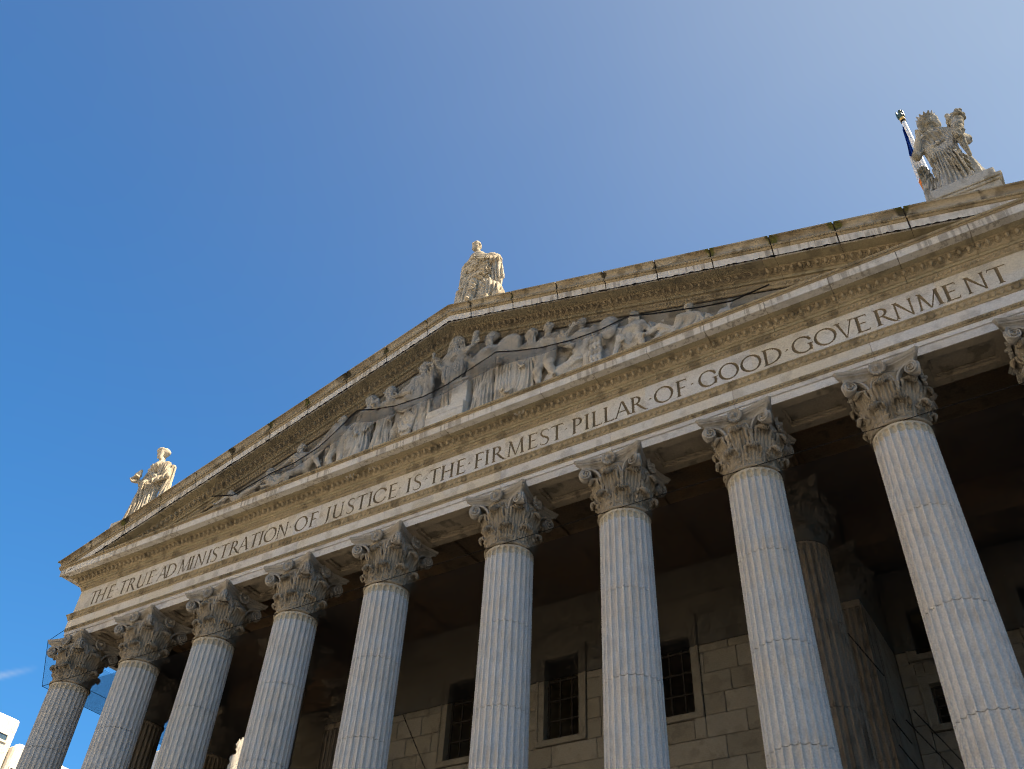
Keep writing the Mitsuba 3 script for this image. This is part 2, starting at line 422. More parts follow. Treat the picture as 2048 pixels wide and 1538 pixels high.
def rosette():
    a = np.linspace(0, 2 * np.pi, 48, endpoint=False)
    rr = [.0, .03, .045, .05, .08, .13, .175, .198, .19, .10]
    yy = [.16, .155, .12, .06, .045, .055, .10, .075, .02, 0]
    v = []
    for r, y in zip(rr, yy):
        k = 1 + (.075 * np.cos(15 * a) if r > .1 else .12 * np.cos(5 * a) * (r > .02))
        yo = y + (.012 * np.cos(15 * a) if .07 < r else 0)
        v.append(np.c_[r * k * np.cos(a), -np.broadcast_to(yo, a.shape), r * k * np.sin(a)])
    f = grid_faces(len(rr), 48, True)
    return trimesh.Trimesh(np.vstack(v) + [0, -.76, 14.985], f, process=False)


LEAF_UP = leaf(14.63, .235, .135, .066, 6, 1)
LEAF_LO = leaf(14.12, .232, .085, .060, 6, 2)
BELL = trimesh.Trimesh(*revolve([(.60, 13.5), (.612, 13.6), (.615, 14.0), (.635, 14.3), (.68, 14.6), (.73, 14.78), (.745, 14.83), (.73, 14.866), (.3, 14.866)], 40), process=False)
ASTR = trimesh.Trimesh(*revolve([(.60, 13.487)] + torus(.645, .042, 13.535) + [(.61, 13.60), (.60, 13.61)], 48), process=False)
R45 = lambda k: at(0, 0, 0, k)
PIECES = {k: shape(m, 'capital_stone', 35) for k, m in dict(up=LEAF_UP, lo=LEAF_LO, bell=BELL, astragal=ASTR, caul=CAUL).items()}
PIECES |= {k: shape(m, 'capital_pale', 16 if k == 'abacus' else 35) for k, m in dict(vr=VOL_R, vl=mirror(VOL_R), hr=HEL_R, hl=mirror(HEL_R), abacus=abacus(), rosette=rosette()).items()}


def rot(m, deg):
    a = math.radians(deg); c, s = math.cos(a), math.sin(a)
    return moved(m, [[c, -s, 0], [s, c, 0], [0, 0, 1]])


LAYOUT = [('abacus', 'abacus', [0]), ('bell', 'bell', [0]), ('astragal', 'astragal', [0]), ('rosette', 'rosette', [0, 90, 180, 270]),
          ('acanthus_leaf', 'up', range(0, 360, 45)), ('acanthus_leaf', 'lo', [22.5 + 45 * k for k in range(8)]),
          ('volute', 'vr', [0, 90, 180, 270]), ('volute', 'vl', [0, 90, 180, 270]), ('helix', 'hr', [0, 90, 180, 270]), ('helix', 'hl', [0, 90, 180, 270]),
          ('caulicle', 'caul', [22.5 + 45 * k for k in range(8)])]
MESHES = dict(up=LEAF_UP, lo=LEAF_LO, bell=BELL, astragal=ASTR, caul=CAUL, vr=VOL_R, vl=mirror(VOL_R), hr=HEL_R, hl=mirror(HEL_R), abacus=abacus(), rosette=rosette())
WHOLE_CAPITAL = shape(join([rot(MESHES[p], d) for _, p, ds in LAYOUT for d in ds]), 'capital_stone', 35)


def column(x, y, front):
    c = numbered(f'{C}__column')
    sm = random.Random(int(x * 10 + y)).choice(['shaft_a', 'shaft_b']) if front else 'inner_shaft'
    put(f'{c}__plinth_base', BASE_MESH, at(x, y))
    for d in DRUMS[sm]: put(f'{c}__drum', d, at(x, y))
    put(f'{c}__neck_band', COLLAR['collar_stone' if front else 'inner_shaft'], at(x, y))
    if front:
        for name, p, ds in LAYOUT:
            for d in ds: put(f'{c}__{name}', PIECES[p], at(x, y, 0, d))
    else: put(f'{c}__capital', WHOLE_CAPITAL, at(x, y))
    return c


ORD = ['first', 'second', 'third', 'fourth', 'fifth', 'sixth', 'seventh', 'eighth', 'ninth', 'tenth']
for k, x in enumerate(COLX):
    c = column(x, 0, True)
    tag(c, f'{ORD[k]} fluted front column from the left, Corinthian capital')
for x, y, w in ((-15.714, 3.4, 'inner column behind the leftmost front column'), (-8.843, 3.4, 'inner column behind the third front column'), (8.843, 3.4, 'dark brown inner column behind the eighth front column'),
                (15.714, 3.4, 'inner column behind the rightmost front column'), (-15.714, 6.8, 'rear corner column at the left end of the porch'), (15.714, 6.8, 'rear corner column at the right end of the porch')):
    tag(column(x, y, False), w)


# --- square wall piers (antas) with fluted faces
def anta(x):
    p = f'{C}__anta' if f'{C}__anta__shaft' not in scene else f'{C}__anta_001'
    hx, y0, y1 = .625, 6.18, 7.55
    base = Polygon([(-hx, y0), (hx, y0), (hx, y1), (-hx, y1)])
    cut = unary_union([Point(-hx + (k + .5) * 2 * hx / 7, y0).buffer(.066, 8) for k in range(7)] + [Point(s * hx, y0 + (k + .5) * (y1 - y0) / 7).buffer(.066, 8) for k in range(0) for s in (-1, 1)])
    for a, b in zip([.6] + CUTS[1:], CUTS[1:-1] + [13.3]):
        m = trimesh.creation.extrude_polygon(base.difference(cut), b - a - .012, engine='earcut'); m.apply_translation([0, 0, a])
        put(f'{p}__shaft', shape(m, 'inner_shaft', 30), at(x))
    put(f'{p}__shaft', shape(boxm(-hx, hx, y0, y1, 13.29, 13.49, .01), 'inner_shaft', False), at(x))
    cap = [boxm(-.58, .58, y0 + .04, y1 - .04, 13.49, 14.9)]
    A = abacus(); cap.append((np.array(A.vertices) * [1, 1.05, 1] + [0, 6.86, 0], np.array(A.faces)))
    Rm = lambda deg: [[math.cos(deg), -math.sin(deg), 0], [math.sin(deg), math.cos(deg), 0], [0, 0, 1]]
    for k in range(4):                      # flat-laid leaves and corner scrolls on each side
        for L, us in ((LEAF_LO, (-.42, 0, .42)), (LEAF_UP, (-.22, .22))):
            for u in us: cap.append(moved((np.array(L.vertices) + [u, .03, 0], L.faces), Rm(k * math.pi / 2), [0, 6.86, 0]))
        for V in (VOL_R, mirror(VOL_R), HEL_R, mirror(HEL_R)): cap.append(moved(V, Rm(k * math.pi / 2), [0, 6.86, 0]))
    put(f'{p}__capital', shape(join(cap), 'capital_stone', 35), at(x))


anta(-8.843); anta(8.843)
tag(f'{C}__anta', 'square fluted pier at the left end of the porch wall'); tag(f'{C}__anta_001', 'square fluted pier at the right end of the porch wall')

# --- horizontal entablature: courses of stones along the front, mitred round the corners
BACKO = -.55                               # rear of the outer stones


def course(name, prof, cuts, mats, gap=.005, slope=0.0, m=(1, 1), sm=25, end=X0):
    """stones between the joints in cuts; the first and last are mitred at the corner"""
    edges = [-end] + [c for c in cuts if -end + .3 < c < end - .3] + [end]
    for i, (a, b) in enumerate(zip(edges[:-1], edges[1:])):
        f, l = i == 0, i == len(edges) - 2
        w = sweep(prof, a + (0 if f else gap), b - (0 if l else gap), m[0] if f else 0, m[1] if l else 0, slope)
        put(f'{C}__{name}', shape(w, mats[(i * 7 + len(name)) % len(mats)], sm))


def ret(name, prof, m, sm=25):
    """the same profile along both ends of the porch"""
    for s in (-1, 1):
        w = sweep(prof, 0, 8.4, 1, 0)
        v = np.array(w.vertices); f = np.array(w.faces)
        # local x -> depth (+y from the column axis), local -y -> outwards
        u = np.c_[s * (X0 - v[:, 1]), v[:, 0], v[:, 2]]
        if s > 0: f = f[:, ::-1]
        put(f'{C}__{name}', shape((u, f[:, ::-1]), m, sm))


def both(name, prof, cuts, mats, **k):
    course(name, prof, cuts, mats, **k); ret(name, prof, mats[0])


bay = [(a + b) / 2 for a, b in zip(COLX[:-1], COLX[1:])]
arch_cuts = sorted(COLX[1:-1])
fr_cuts = [-14.35, -11.35, -9.45, -7.05, -5.83, -4.80, -2.2, -.1, 2.1, 4.9, 6.5, 9.45, 11.0, 12.5, 14.0]
co_cuts = [-16.0 + 1.637 * k for k in range(20)]
seg = lambda *p: list(p) + [(BACKO, p[-1][1]), (BACKO, p[0][1])]
both('lower_fascia', [(.600, 15.13), (.600, 15.365), (.42, 15.365), (.42, 15.13)], arch_cuts, ['granite_a', 'granite_b', 'granite_c'])
both('middle_fascia', seg((.585, 15.369), (.628, 15.372), (.628, 15.50)), arch_cuts, ['granite_b', 'granite_c', 'granite_a'])
both('bead_course', seg((.60, 15.503), (.645, 15.505), (.655, 15.52), (.648, 15.62), (.66, 15.637)), arch_cuts, ['ornament_stone'])
both('upper_fascia', seg((.662, 15.64), (.662, 15.945)), arch_cuts, ['frieze_b', 'frieze_a', 'granite_b'])
both('architrave_crown', seg((.68, 15.948), (.685, 15.97), (.695, 16.0), (.735, 16.10), (.745, 16.125), (.765, 16.128), (.765, 16.165), (.64, 16.19)), arch_cuts, ['ornament_stone'])
both('frieze_bed', seg((.64, 17.15), (.642, 17.175), (.66, 17.18), (.665, 17.20), (.70, 17.30), (.71, 17.33)), fr_cuts, ['ornament_stone'])
both('bed_fascia', seg((.735, 17.333), (.735, 17.415), (.75, 17.42)), co_cuts, ['soffit_stone'])
both('egg_bed', seg((.755, 17.423), (.78, 17.44), (.84, 17.50), (.88, 17.60), (.93, 17.61), (.93, 17.64)), co_cuts, ['ornament_stone'])
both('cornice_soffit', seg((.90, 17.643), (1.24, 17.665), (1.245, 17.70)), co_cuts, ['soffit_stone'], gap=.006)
both('corona', seg((1.25, 17.655), (1.311, 17.65), (1.328, 17.875)), co_cuts, ['corona_stone'], gap=.007)
both('cornice_fillet', seg((1.325, 17.878), (1.345, 17.88), (1.36, 17.90), (1.405, 17.945), (1.41, 17.97), (1.35, 17.985)), co_cuts, ['ornament_stone'])
put(f'{C}__entablature_core', shape(join([boxm(-X0 - .55, X0 + .55, -.41, .595, 15.31, 18.0), boxm(-X0 - .55, -X0 + .595, .595, 8.4, 15.14, 18.0), boxm(X0 - .595, X0 + .55, .595, 8.4, 15.14, 18.0)]), 'joint_dark', False))

# soffit of the architrave, one sunk panel between columns
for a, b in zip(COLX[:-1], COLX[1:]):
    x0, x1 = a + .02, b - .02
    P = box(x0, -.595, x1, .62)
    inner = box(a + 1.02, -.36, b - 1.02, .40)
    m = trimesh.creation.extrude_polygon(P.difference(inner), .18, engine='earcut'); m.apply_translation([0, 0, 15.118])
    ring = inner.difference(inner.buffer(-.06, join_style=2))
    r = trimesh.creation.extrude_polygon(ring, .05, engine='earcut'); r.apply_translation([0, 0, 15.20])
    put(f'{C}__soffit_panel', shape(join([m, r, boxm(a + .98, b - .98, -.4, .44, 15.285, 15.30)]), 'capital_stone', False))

# --- lettering cut into the frieze
def arcpts(cx, cy, rx, ry, a0, a1, n=28):
    t = np.radians(np.linspace(a0, a1, n))
    return np.c_[cx + rx * np.cos(t), cy + ry * np.sin(t)]


def stroke(pts, w):
    """a pen stroke of varying width"""
    pts = np.asarray(pts, float); w = np.broadcast_to(w, (len(pts),))
    return unary_union([unary_union([Point(*a).buffer(r0 / 2, 5), Point(*b).buffer(r1 / 2, 5)]).convex_hull for a, b, r0, r1 in zip(pts[:-1], pts[1:], w[:-1], w[1:])])


TK, TN, SF = .138, .074, .08              # thick, thin, serif reach (cap height 1)


def stem(x, y0=0, y1=1, w=TK, x1=None, s0=True, s1=True, k=1.0):
    x1 = x if x1 is None else x1
    g = [Polygon([(x - w / 2, y0), (x + w / 2, y0), (x1 + w / 2, y1), (x1 - w / 2, y1)])]
    for on, xx, y, d in ((s0, x, y0, 1), (s1, x1, y1, -1)):
        if on: g.append(Polygon([(xx - w / 2 - SF * k, y), (xx + w / 2 + SF * k, y), (xx + w / 2 + SF * .6 * k, y + d * .035), (xx + w / 2, y + d * .09), (xx - w / 2, y + d * .09), (xx - w / 2 - SF * .6 * k, y + d * .035)]))
    return unary_union(g)


def bar(x0, x1, y, e=0, up=0):
    g = [box(x0, y - TN / 2, x1, y + TN / 2)]
    if e: g.append(Polygon([(x1 - .07, y - TN / 2 if e > 0 else y + TN / 2), (x1 + .01, y + e * .14), (x1 + .035, y + e * .14), (x1, y - e * TN / 2)]))
    return unary_union(g)


def ell(cx, rx, tk=TK, y0=-.015, y1=1.015):
    cy, ry = (y0 + y1) / 2, (y1 - y0) / 2
    out = affinity.rotate(affinity.scale(Point(0, 0).buffer(1, 24), rx, ry), 8)
    inn = affinity.rotate(affinity.scale(Point(0, 0).buffer(1, 24), rx - tk, ry - TN), 16)
    return affinity.translate(out.difference(inn), cx, cy)


def bowl(x, rx, y0, y1, tk=TK):
    cy, ry = (y0 + y1) / 2, (y1 - y0) / 2
    o = affinity.translate(affinity.scale(Point(0, 0).buffer(1, 20), rx, ry), x, cy)
    i = affinity.translate(affinity.scale(Point(0, 0).buffer(1, 20), rx - tk, ry - TN), x, cy)
    return o.difference(i).intersection(box(x, -1, x + 2, 2))


def glyph(c):
    if c == '.': return Polygon([(-.11, .44), (0, .60), (.12, .44), (.03, .50)])
    if c == 'T': return unary_union([stem(0, s1=False), bar(-.34, .34, .965), Polygon([(-.34, .995), (-.30, .995), (-.36, .82), (-.385, .82)]), Polygon([(.34, .995), (.30, .995), (.36, .82), (.385, .82)])])
    if c == 'H': return unary_union([stem(0), stem(.56), bar(0, .56, .52)])
    if c == 'E': return unary_union([stem(0), bar(0, .40, .965, -1), bar(0, .34, .52), bar(0, .44, .032, 1)])
    if c == 'F': return unary_union([stem(0), bar(0, .40, .965, -1), bar(0, .33, .50)])
    if c == 'L': return unary_union([stem(0), bar(0, .42, .032, 1)])
    if c == 'I': return stem(0)
    if c == 'P': return unary_union([stem(0), bar(0, .14, .968), bowl(.12, .32, .45, 1.0), bar(0, .14, .48)])
    if c == 'R': return unary_union([stem(0), bar(0, .14, .968), bowl(.12, .31, .47, 1.0), bar(0, .16, .50), stroke([(.20, .50), (.45, .18), (.62, .0), (.78, -.06)], [.10, .125, .09, .03])])
    if c == 'D': return unary_union([stem(0), bar(0, .16, .968), bowl(.12, .62, 0, 1.0), bar(0, .16, .032)])
    if c == 'U': return unary_union([stem(0, y0=.30, s0=False), stem(.55, y0=.2, w=TN, s0=False), stroke(arcpts(.265, .30, .265, .29, 180, 350), np.linspace(TK, TN, 28)), stem(.55, y0=0, y1=.3, w=TN, s1=False, k=.6)])
    if c == 'J': return unary_union([stem(0, y0=.1, s0=False), stroke([(0, .15), (-.02, -.02), (-.10, -.12), (-.22, -.15)], [TK, .10, .075, .03])])
    if c == 'N': return unary_union([stem(0, w=TN + .01), stem(.62, w=TN + .01, s0=False), Polygon([(-.07, 1), (.09, 1), (.665, -.02), (.60, -.02)])])
    if c == 'M': return unary_union([stem(0, w=TN + .01, x1=.07, s1=False), stem(.80, w=TK, x1=.73, s1=False), Polygon([(0, 1), (.14, 1), (.44, .0), (.36, .0)]), Polygon([(.70, 1), (.77, 1), (.44, 0), (.38, 0)]), bar(-.03, .08, .98), bar(.74, .84, .98)])
    if c == 'A': return unary_union([stem(.0, w=TN, x1=.33, s1=False, k=.8), stem(.70, w=TK, x1=.36, s1=False, k=.8), bar(.14, .56, .36), Polygon([(.29, .96), (.42, .96), (.345, 1.03)])])
    if c == 'V': return unary_union([Polygon([(-.36, 1), (-.23, 1), (.03, .0), (-.04, -.02)]), Polygon([(.28, 1), (.34, 1), (.03, -.02), (-.02, 0)]), bar(-.42, -.17, .983), bar(.20, .42, .983)])
    if c == 'O': return ell(0, .50)
    if c in 'CG':
        o = ell(0, .49).difference(Polygon([(0.08, .5), (1, 1.02), (1, -.1 if c == 'C' else .02)]).difference(box(-1, -1, .10, 2)))
        e = [Polygon([(.30, .93), (.355, .93), (.365, .70), (.34, .70)])]
        e.append(Polygon([(.30, .10), (.36, .13), (.37, .22), (.345, .22)]) if c == 'C' else unary_union([box(.29, .06, .41, .46), bar(.22, .48, .46)]))
        return unary_union([o] + e)
    if c == 'S':
        sp = np.array([(.22, .80), (.17, .95), (.0, 1.0), (-.15, .94), (-.20, .78), (-.13, .62), (.03, .50), (.19, .36), (.23, .20), (.14, .05), (-.03, 0), (-.19, .06), (-.24, .24)])
        from scipy.interpolate import splprep, splev
        tck, _ = splprep(sp.T, s=0); q = np.array(splev(np.linspace(0, 1, 50), tck)).T
        w = np.interp(np.linspace(0, 1, 50), [0, .1, .3, .5, .7, .9, 1], [.03, .05, .09, .125, .09, .055, .03])
        return stroke(q, w)


TEXT = [('T', -15.42), ('H', -15.16), ('E', -14.56), ('.', -14.18), ('T', -13.85), ('R', -13.54), ('U', -13.05), ('E', -12.50), ('.', -12.19), ('A', -12.03), ('D', -11.58), ('M', -10.98), ('I', -10.42), ('N', -10.20), ('I', -9.61), ('S', -9.35), ('T', -8.91), ('R', -8.57), ('A', -8.21), ('T', -7.55), ('I', -7.25), ('O', -6.86), ('N', -6.50), ('.', -6.0), ('O', -5.54), ('F', -5.10), ('.', -4.69), ('J', -4.42), ('U', -4.17), ('S', -3.52), ('T', -3.09), ('I', -2.75), ('C', -2.37), ('E', -1.98), ('.', -1.63), ('I', -1.29), ('S', -.97), ('.', -.65), ('T', -.35), ('H', -.04), ('E', .50), ('.', .88), ('F', 1.14), ('I', 1.50), ('R', 1.73), ('M', 2.24), ('E', 2.93), ('S', 3.40), ('T', 3.80), ('.', 4.09), ('P', 4.35), ('I', 4.74), ('L', 4.96), ('L', 5.32), ('A', 5.62), ('R', 6.13), ('.', 6.64), ('O', 7.02), ('F', 7.45), ('.', 7.83), ('G', 8.27), ('O', 8.83), ('O', 9.42), ('D', 9.81), ('.', 10.36), ('G', 10.75), ('O', 11.32), ('V', 11.81), ('E', 12.12), ('R', 12.59), ('N', 13.02), ('M', 13.55), ('E', 14.17), ('N', 14.63), ('T', 15.30)]
LH, BASEZ, FO = .555, 16.385, .626
GL = {c: glyph(c).buffer(0) for c in {c for c, _ in TEXT}}
GL = {c: (max(g.geoms, key=lambda q: q.area) if c == 'zz' else g).simplify(.004) for c, g in GL.items()}


def groove(poly):
    """V-cut letter: the surface drops with the distance to the outline"""
    parts = []
    for g in getattr(poly, 'geoms', [poly]):
        pts = []
        for ringc in [g.exterior] + list(g.interiors):
            n = max(8, int(ringc.length / .022)); pts += [ringc.interpolate(i / n, normalized=True).coords[0] for i in range(n)]
        nb = len(pts); x0, y0, x1, y1 = g.bounds
        gx, gy = np.meshgrid(np.arange(x0, x1, .014), np.arange(y0, y1, .014))
        c = np.c_[gx.ravel(), gy.ravel()]
        ins = shapely.contains_xy(g.buffer(-.006), c[:, 0], c[:, 1]); c = c[ins]
        P = np.vstack([np.array(pts), c]); P[nb:] += 1e-4 * rng.standard_normal(P[nb:].shape)
        tri = Delaunay(P).simplices
        cen = P[tri].mean(1); tri = tri[shapely.contains_xy(g, cen[:, 0], cen[:, 1])]
        e1, e2 = P[tri[:, 1]] - P[tri[:, 0]], P[tri[:, 2]] - P[tri[:, 0]]
        cr = e1[:, 0] * e2[:, 1] - e1[:, 1] * e2[:, 0]
        tri = tri[np.abs(cr) > 1e-7]; cr = cr[np.abs(cr) > 1e-7]
        tri[cr < 0] = tri[cr < 0][:, ::-1]
        d = np.minimum(shapely.distance(shapely.points(P), g.boundary), .034)
        parts.append((np.c_[P[:, 0], d * 1.15, P[:, 1]], tri))
    return join(parts)


letters = []
for c, x in TEXT:
    g = affinity.translate(affinity.scale(GL[c], LH, LH, origin=(0, 0)), x, BASEZ)
    letters.append(g)
    put(f'{C}__letter', shape(moved(groove(g), None, [0, -FO + .004, 0]), 'letter_stone', False))
allL = unary_union(letters)
edges = [-X0 - FO] + fr_cuts + [X0 + FO]
for i, (a, b) in enumerate(zip(edges[:-1], edges[1:])):
    face = box(a + .002, 16.2, b - .002, 17.148).difference(allL)
    ms = []
    for g in getattr(face, 'geoms', [face]):
        m = trimesh.creation.extrude_polygon(g, .045, engine='earcut'); v = np.array(m.vertices)
        ms.append((np.c_[v[:, 0], -FO + .045 - v[:, 2], v[:, 1]], np.array(m.faces)))
    put(f'{C}__frieze_stone', shape(join(ms), ['frieze_a', 'frieze_b', 'granite_b'][i % 3], False))
for s in (-1, 1): put(f'{C}__frieze_stone', shape(boxm(*sorted((s * (X0 + .55), s * (X0 + FO))), -.575, 8.4, 16.2, 17.148), 'frieze_a', False))
put(f'{C}__frieze_backing', shape(boxm(-X0 - .57, X0 + .57, -.574, -.4, 16.19, 17.16), 'frieze_a', False))

# --- carved mouldings: real repeats, joined because they are too small to pick apart
def ellipsoid(c, r, n=(6, 8)):
    s = trimesh.creation.uv_sphere(1.0, count=list(n)); return np.array(s.vertices) * r + c, np.array(s.faces)


def egg_unit(w):
    """one egg in its shell with the dart beside it; local: x along, y outwards (-), z up; the bed leans out 45 degrees"""
    t = np.radians(np.linspace(-20, 200, 11))
    shell = tube(np.c_[.072 * np.cos(t) * w / .21, np.zeros(11), -.092 * np.sin(t)], .0135, 4)
    eg = ellipsoid([0, 0, .01], [.050 * w / .21, .05, .078])
    dart = (np.array([[w / 2 - .014, 0, .06], [w / 2 + .014, 0, .06], [w / 2, 0, -.10], [w / 2, -.035, .03]]), np.array([[0, 1, 3], [1, 2, 3], [2, 0, 3]]))
    m = join([shell, eg, dart])
    a = math.radians(38); c, s = math.cos(a), math.sin(a)
    return moved(m, [[1, 0, 0], [0, c, -s], [0, s, c]])


def leaf_unit(w, h, d):
    """pointed carved leaf with a midrib groove, and a small tongue between"""
    v = np.array([[-w * .48, 0, h / 2], [-w * .3, -d, h * .40], [0, -d * .4, h * .42], [w * .3, -d, h * .40], [w * .48, 0, h / 2], [0, -d * .5, -h / 2], [-w * .36, 0, -h * .1], [w * .36, 0, -h * .1],
                  [w * .42, 0, h * .1], [w * .5, -d * .8, -h * .1], [w * .58, 0, h * .1], [w * .5, 0, -h / 2]])
    f = np.array([[0, 6, 1], [1, 6, 5], [1, 5, 2], [2, 5, 3], [3, 5, 7], [3, 7, 4], [8, 11, 9], [9, 11, 10], [8, 9, 10]])
    return v, f


def bead_unit(w, r):
    return join([ellipsoid([0, 0, 0], [w * .33, r, r], (5, 6)), ellipsoid([w * .5, 0, 0], [w * .11, r * .8, r * .9], (4, 6))])


def repeat(unit, w, y, z, x0, x1, tilt=0.0):
    a = math.radians(tilt); c, s = math.cos(a), math.sin(a)
    v, f = moved(unit, [[1, 0, 0], [0, c, -s], [0, s, c]])
    n = int((x1 - x0) / w); xs = x0 + w * (np.arange(n) + .5)
    V = (v[None] + np.stack([xs, np.full(n, y), np.full(n, z)], -1)[:, None]).reshape(-1, 3)
    return trimesh.Trimesh(V, (f[None] + (np.arange(n) * len(v))[:, None, None]).reshape(-1, 3), process=False)


def band(name, m, material='ornament_stone', sm=40):
    k = put(f'{C}__{name}', shape(m, material, sm)); tag(k, kind='stuff')


EGG, EW = egg_unit(.2108), .2108
band('egg_and_dart', repeat(EGG, EW, -.872, 17.535, -X0 - .85, X0 + .85))
band('crown_leaves', repeat(leaf_unit(.165, .135, .022), .165, -.722, 16.045, -X0 - .7, X0 + .7, 18))
band('bed_leaves', repeat(leaf_unit(.105, .10, .018), .105, -.69, 17.25, -X0 - .68, X0 + .68, 20))
band('bead_string', repeat(bead_unit(.10, .045), .10, -.655, 15.57, -X0 - .65, X0 + .65))
band('fillet_beads', repeat(bead_unit(.085, .024), .085, -1.385, 17.92, -X0 - 1.38, X0 + 1.38))

# --- raking cornices and tympanum
M = .2925
RAKE = dict(
    rake_bed=(seg((.50, 22.00), (.66, 22.02), (.665, 22.05), (.70, 22.15), (.715, 22.20), (.715, 22.225)), ['ornament_stone']),
    rake_fascia=(seg((.775, 22.228), (.775, 22.325), (.79, 22.332)), ['soffit_stone']),
    rake_egg_bed=(seg((.795, 22.335), (.82, 22.35), (.88, 22.41), (.92, 22.485), (.97, 22.495), (.97, 22.535)), ['ornament_stone']),
    rake_soffit=(seg((.94, 22.538), (1.23, 22.565), (1.235, 22.62)), ['soffit_stone']),
    rake_corona=(seg((1.24, 22.58), (1.304, 22.575), (1.325, 22.835)), ['corona_stone']),
    rake_bead_course=(seg((1.345, 22.838), (1.36, 22.86), (1.405, 22.945), (1.405, 22.965)), ['ornament_stone']),
    cymatium=(seg((1.408, 22.968), (1.40, 22.99), (1.385, 23.04), (1.385, 23.09), (1.405, 23.14), (1.44, 23.175), (1.465, 23.185), (1.49, 23.187), (1.49, 23.235), (1.46, 23.24)), ['cyma_stone']))
rcuts = [-(.885 + JOINTS * k) for k in range(10)][::-1]
for name, (prof, mats) in RAKE.items():
    for s in (-1, 1):
        edges = [-X0] + [c for c in rcuts if c > -X0 + .2] + [0.0]
        for i, (a, b) in enumerate(zip(edges[:-1], edges[1:])):
            g = .017 if name in ('cymatium', 'rake_corona', 'rake_bead_course') else .005
            p = np.asarray(prof)
            w = sweep(p, a + (g if i else 0), b - (g if b < 0 else 0), 1 if i == 0 else 0, 0, M)
            if s > 0: w = mirror(w)
            put(f'{C}__{name}', shape(w, mats[0], 25))
core = np.array([(.45, 21.9), (.62, 22.0), (.66, 22.22), (.74, 22.33), (.80, 22.45), (.85, 22.56), (1.2, 22.60), (1.27, 22.64), (1.29, 22.9), (1.36, 23.0), (1.35, 23.1), (1.42, 23.17), (1.455, 23.205), (.2, 23.205)])
for s in (-1, 1):
    w = sweep(core, -X0, 0, 1, 0, M)
    put(f'{C}__rake_core', shape(mirror(w) if s > 0 else w, 'joint_dark', False))


def rake(m, s):
    v, f = (np.array(m.vertices), np.array(m.faces))
    v = v.copy(); v[:, 2] += M * v[:, 0]
    return (v * [-s, 1, 1], f if s < 0 else f[:, ::-1])


for s in (-1, 1):
    for nm, m in (('rake_egg_and_dart', repeat(EGG, EW, -.912, 22.425, -16.4, -.03)), ('rake_bed_leaves', repeat(leaf_unit(.105, .11, .018), .105, -.70, 22.125, -15.5, -.02, 18)), ('rake_beads', repeat(bead_unit(.105, .026), .105, -1.395, 22.91, -16.9, -.02))):
        band(nm, trimesh.Trimesh(*rake(m, s), process=False))
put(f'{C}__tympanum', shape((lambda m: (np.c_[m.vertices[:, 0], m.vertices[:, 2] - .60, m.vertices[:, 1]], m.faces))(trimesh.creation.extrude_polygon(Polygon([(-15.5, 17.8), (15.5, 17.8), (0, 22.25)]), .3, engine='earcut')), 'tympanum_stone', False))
put(f'{C}__roof', shape((np.array([[-17.1, -1.38, 18.12], [0, -1.38, 23.16], [17.1, -1.38, 18.12], [-17.1, 30, 18.12], [0, 30, 23.16], [17.1, 30, 18.12], [-17.1, -1.25, 17.99], [17.1, -1.25, 17.99], [-17.1, 30, 17.99], [17.1, 30, 17.99]]),
                         np.array([[0, 1, 4], [0, 4, 3], [1, 2, 5], [1, 5, 4], [6, 8, 9], [6, 9, 7]])), 'lead_sheet', False))
for s in (-1, 1):                          # gutter cyma along the eaves
    prof = [(o, z - 22.968 + 18.0 - .01) for o, z in RAKE['cymatium'][0]]
    w = sweep(prof, 0, 30, 1, 0); v = np.array(w.vertices); f = np.array(w.faces)
    put(f'{C}__eaves_cymatium', shape((np.c_[s * (X0 - v[:, 1]), v[:, 0], v[:, 2]], f if s > 0 else f[:, ::-1]), 'cyma_stone', 25))

# --- bird spikes along the upper edges
sp = []
for s in (-1, 1):
    for x in np.arange(-16.9, -.3, .09):
        z = 23.23 + M * x
        for k in range(2):
            d = rng.normal(0, .022, 2)
            sp.append((np.array([[s * -x - .0025, -1.44, z], [s * -x + .0025, -1.44, z], [s * -x, -1.437, z], [s * -x + d[0], -1.44 + d[1], z + .085 + .02 * rng.random()]]), np.array([[0, 1, 3], [1, 2, 3], [2, 0, 3]])))
k = put(f'{C}__bird_spikes', shape(join(sp), 'spike_steel', False)); tag(k, kind='stuff')
# --- the porch behind the columns: ceiling, beams, walls of separate stones, windows
for i in range(9):
    for j in range(3):
        x0, y0 = -15.1 + i * 3.357, .62 + j * 3.08
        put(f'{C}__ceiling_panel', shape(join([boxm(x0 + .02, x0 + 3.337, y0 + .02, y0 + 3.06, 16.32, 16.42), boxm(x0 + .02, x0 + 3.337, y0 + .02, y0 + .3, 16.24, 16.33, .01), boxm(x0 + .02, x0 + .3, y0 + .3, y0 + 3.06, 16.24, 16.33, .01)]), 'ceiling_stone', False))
put(f'{C}__attic_floor', shape(boxm(-16.2, 16.2, -.5, 30, 16.43, 17.9), 'joint_dark', False))
for x in (-8.843, 8.843):
    put(f'{C}__porch_beam', shape(join([boxm(x - .56, x + .56, .60, 6.15, 15.13, 15.6, .01), boxm(x - .60, x + .60, .60, 6.15, 15.6, 16.25, .01)]), 'ceiling_stone', False))
for s in (-1, 1): put(f'{C}__porch_beam', shape(join([boxm(*sorted((s * 9.46, s * 15.1)), 6.25, 7.4, 15.13, 16.25, .01)]), 'ceiling_stone', False))


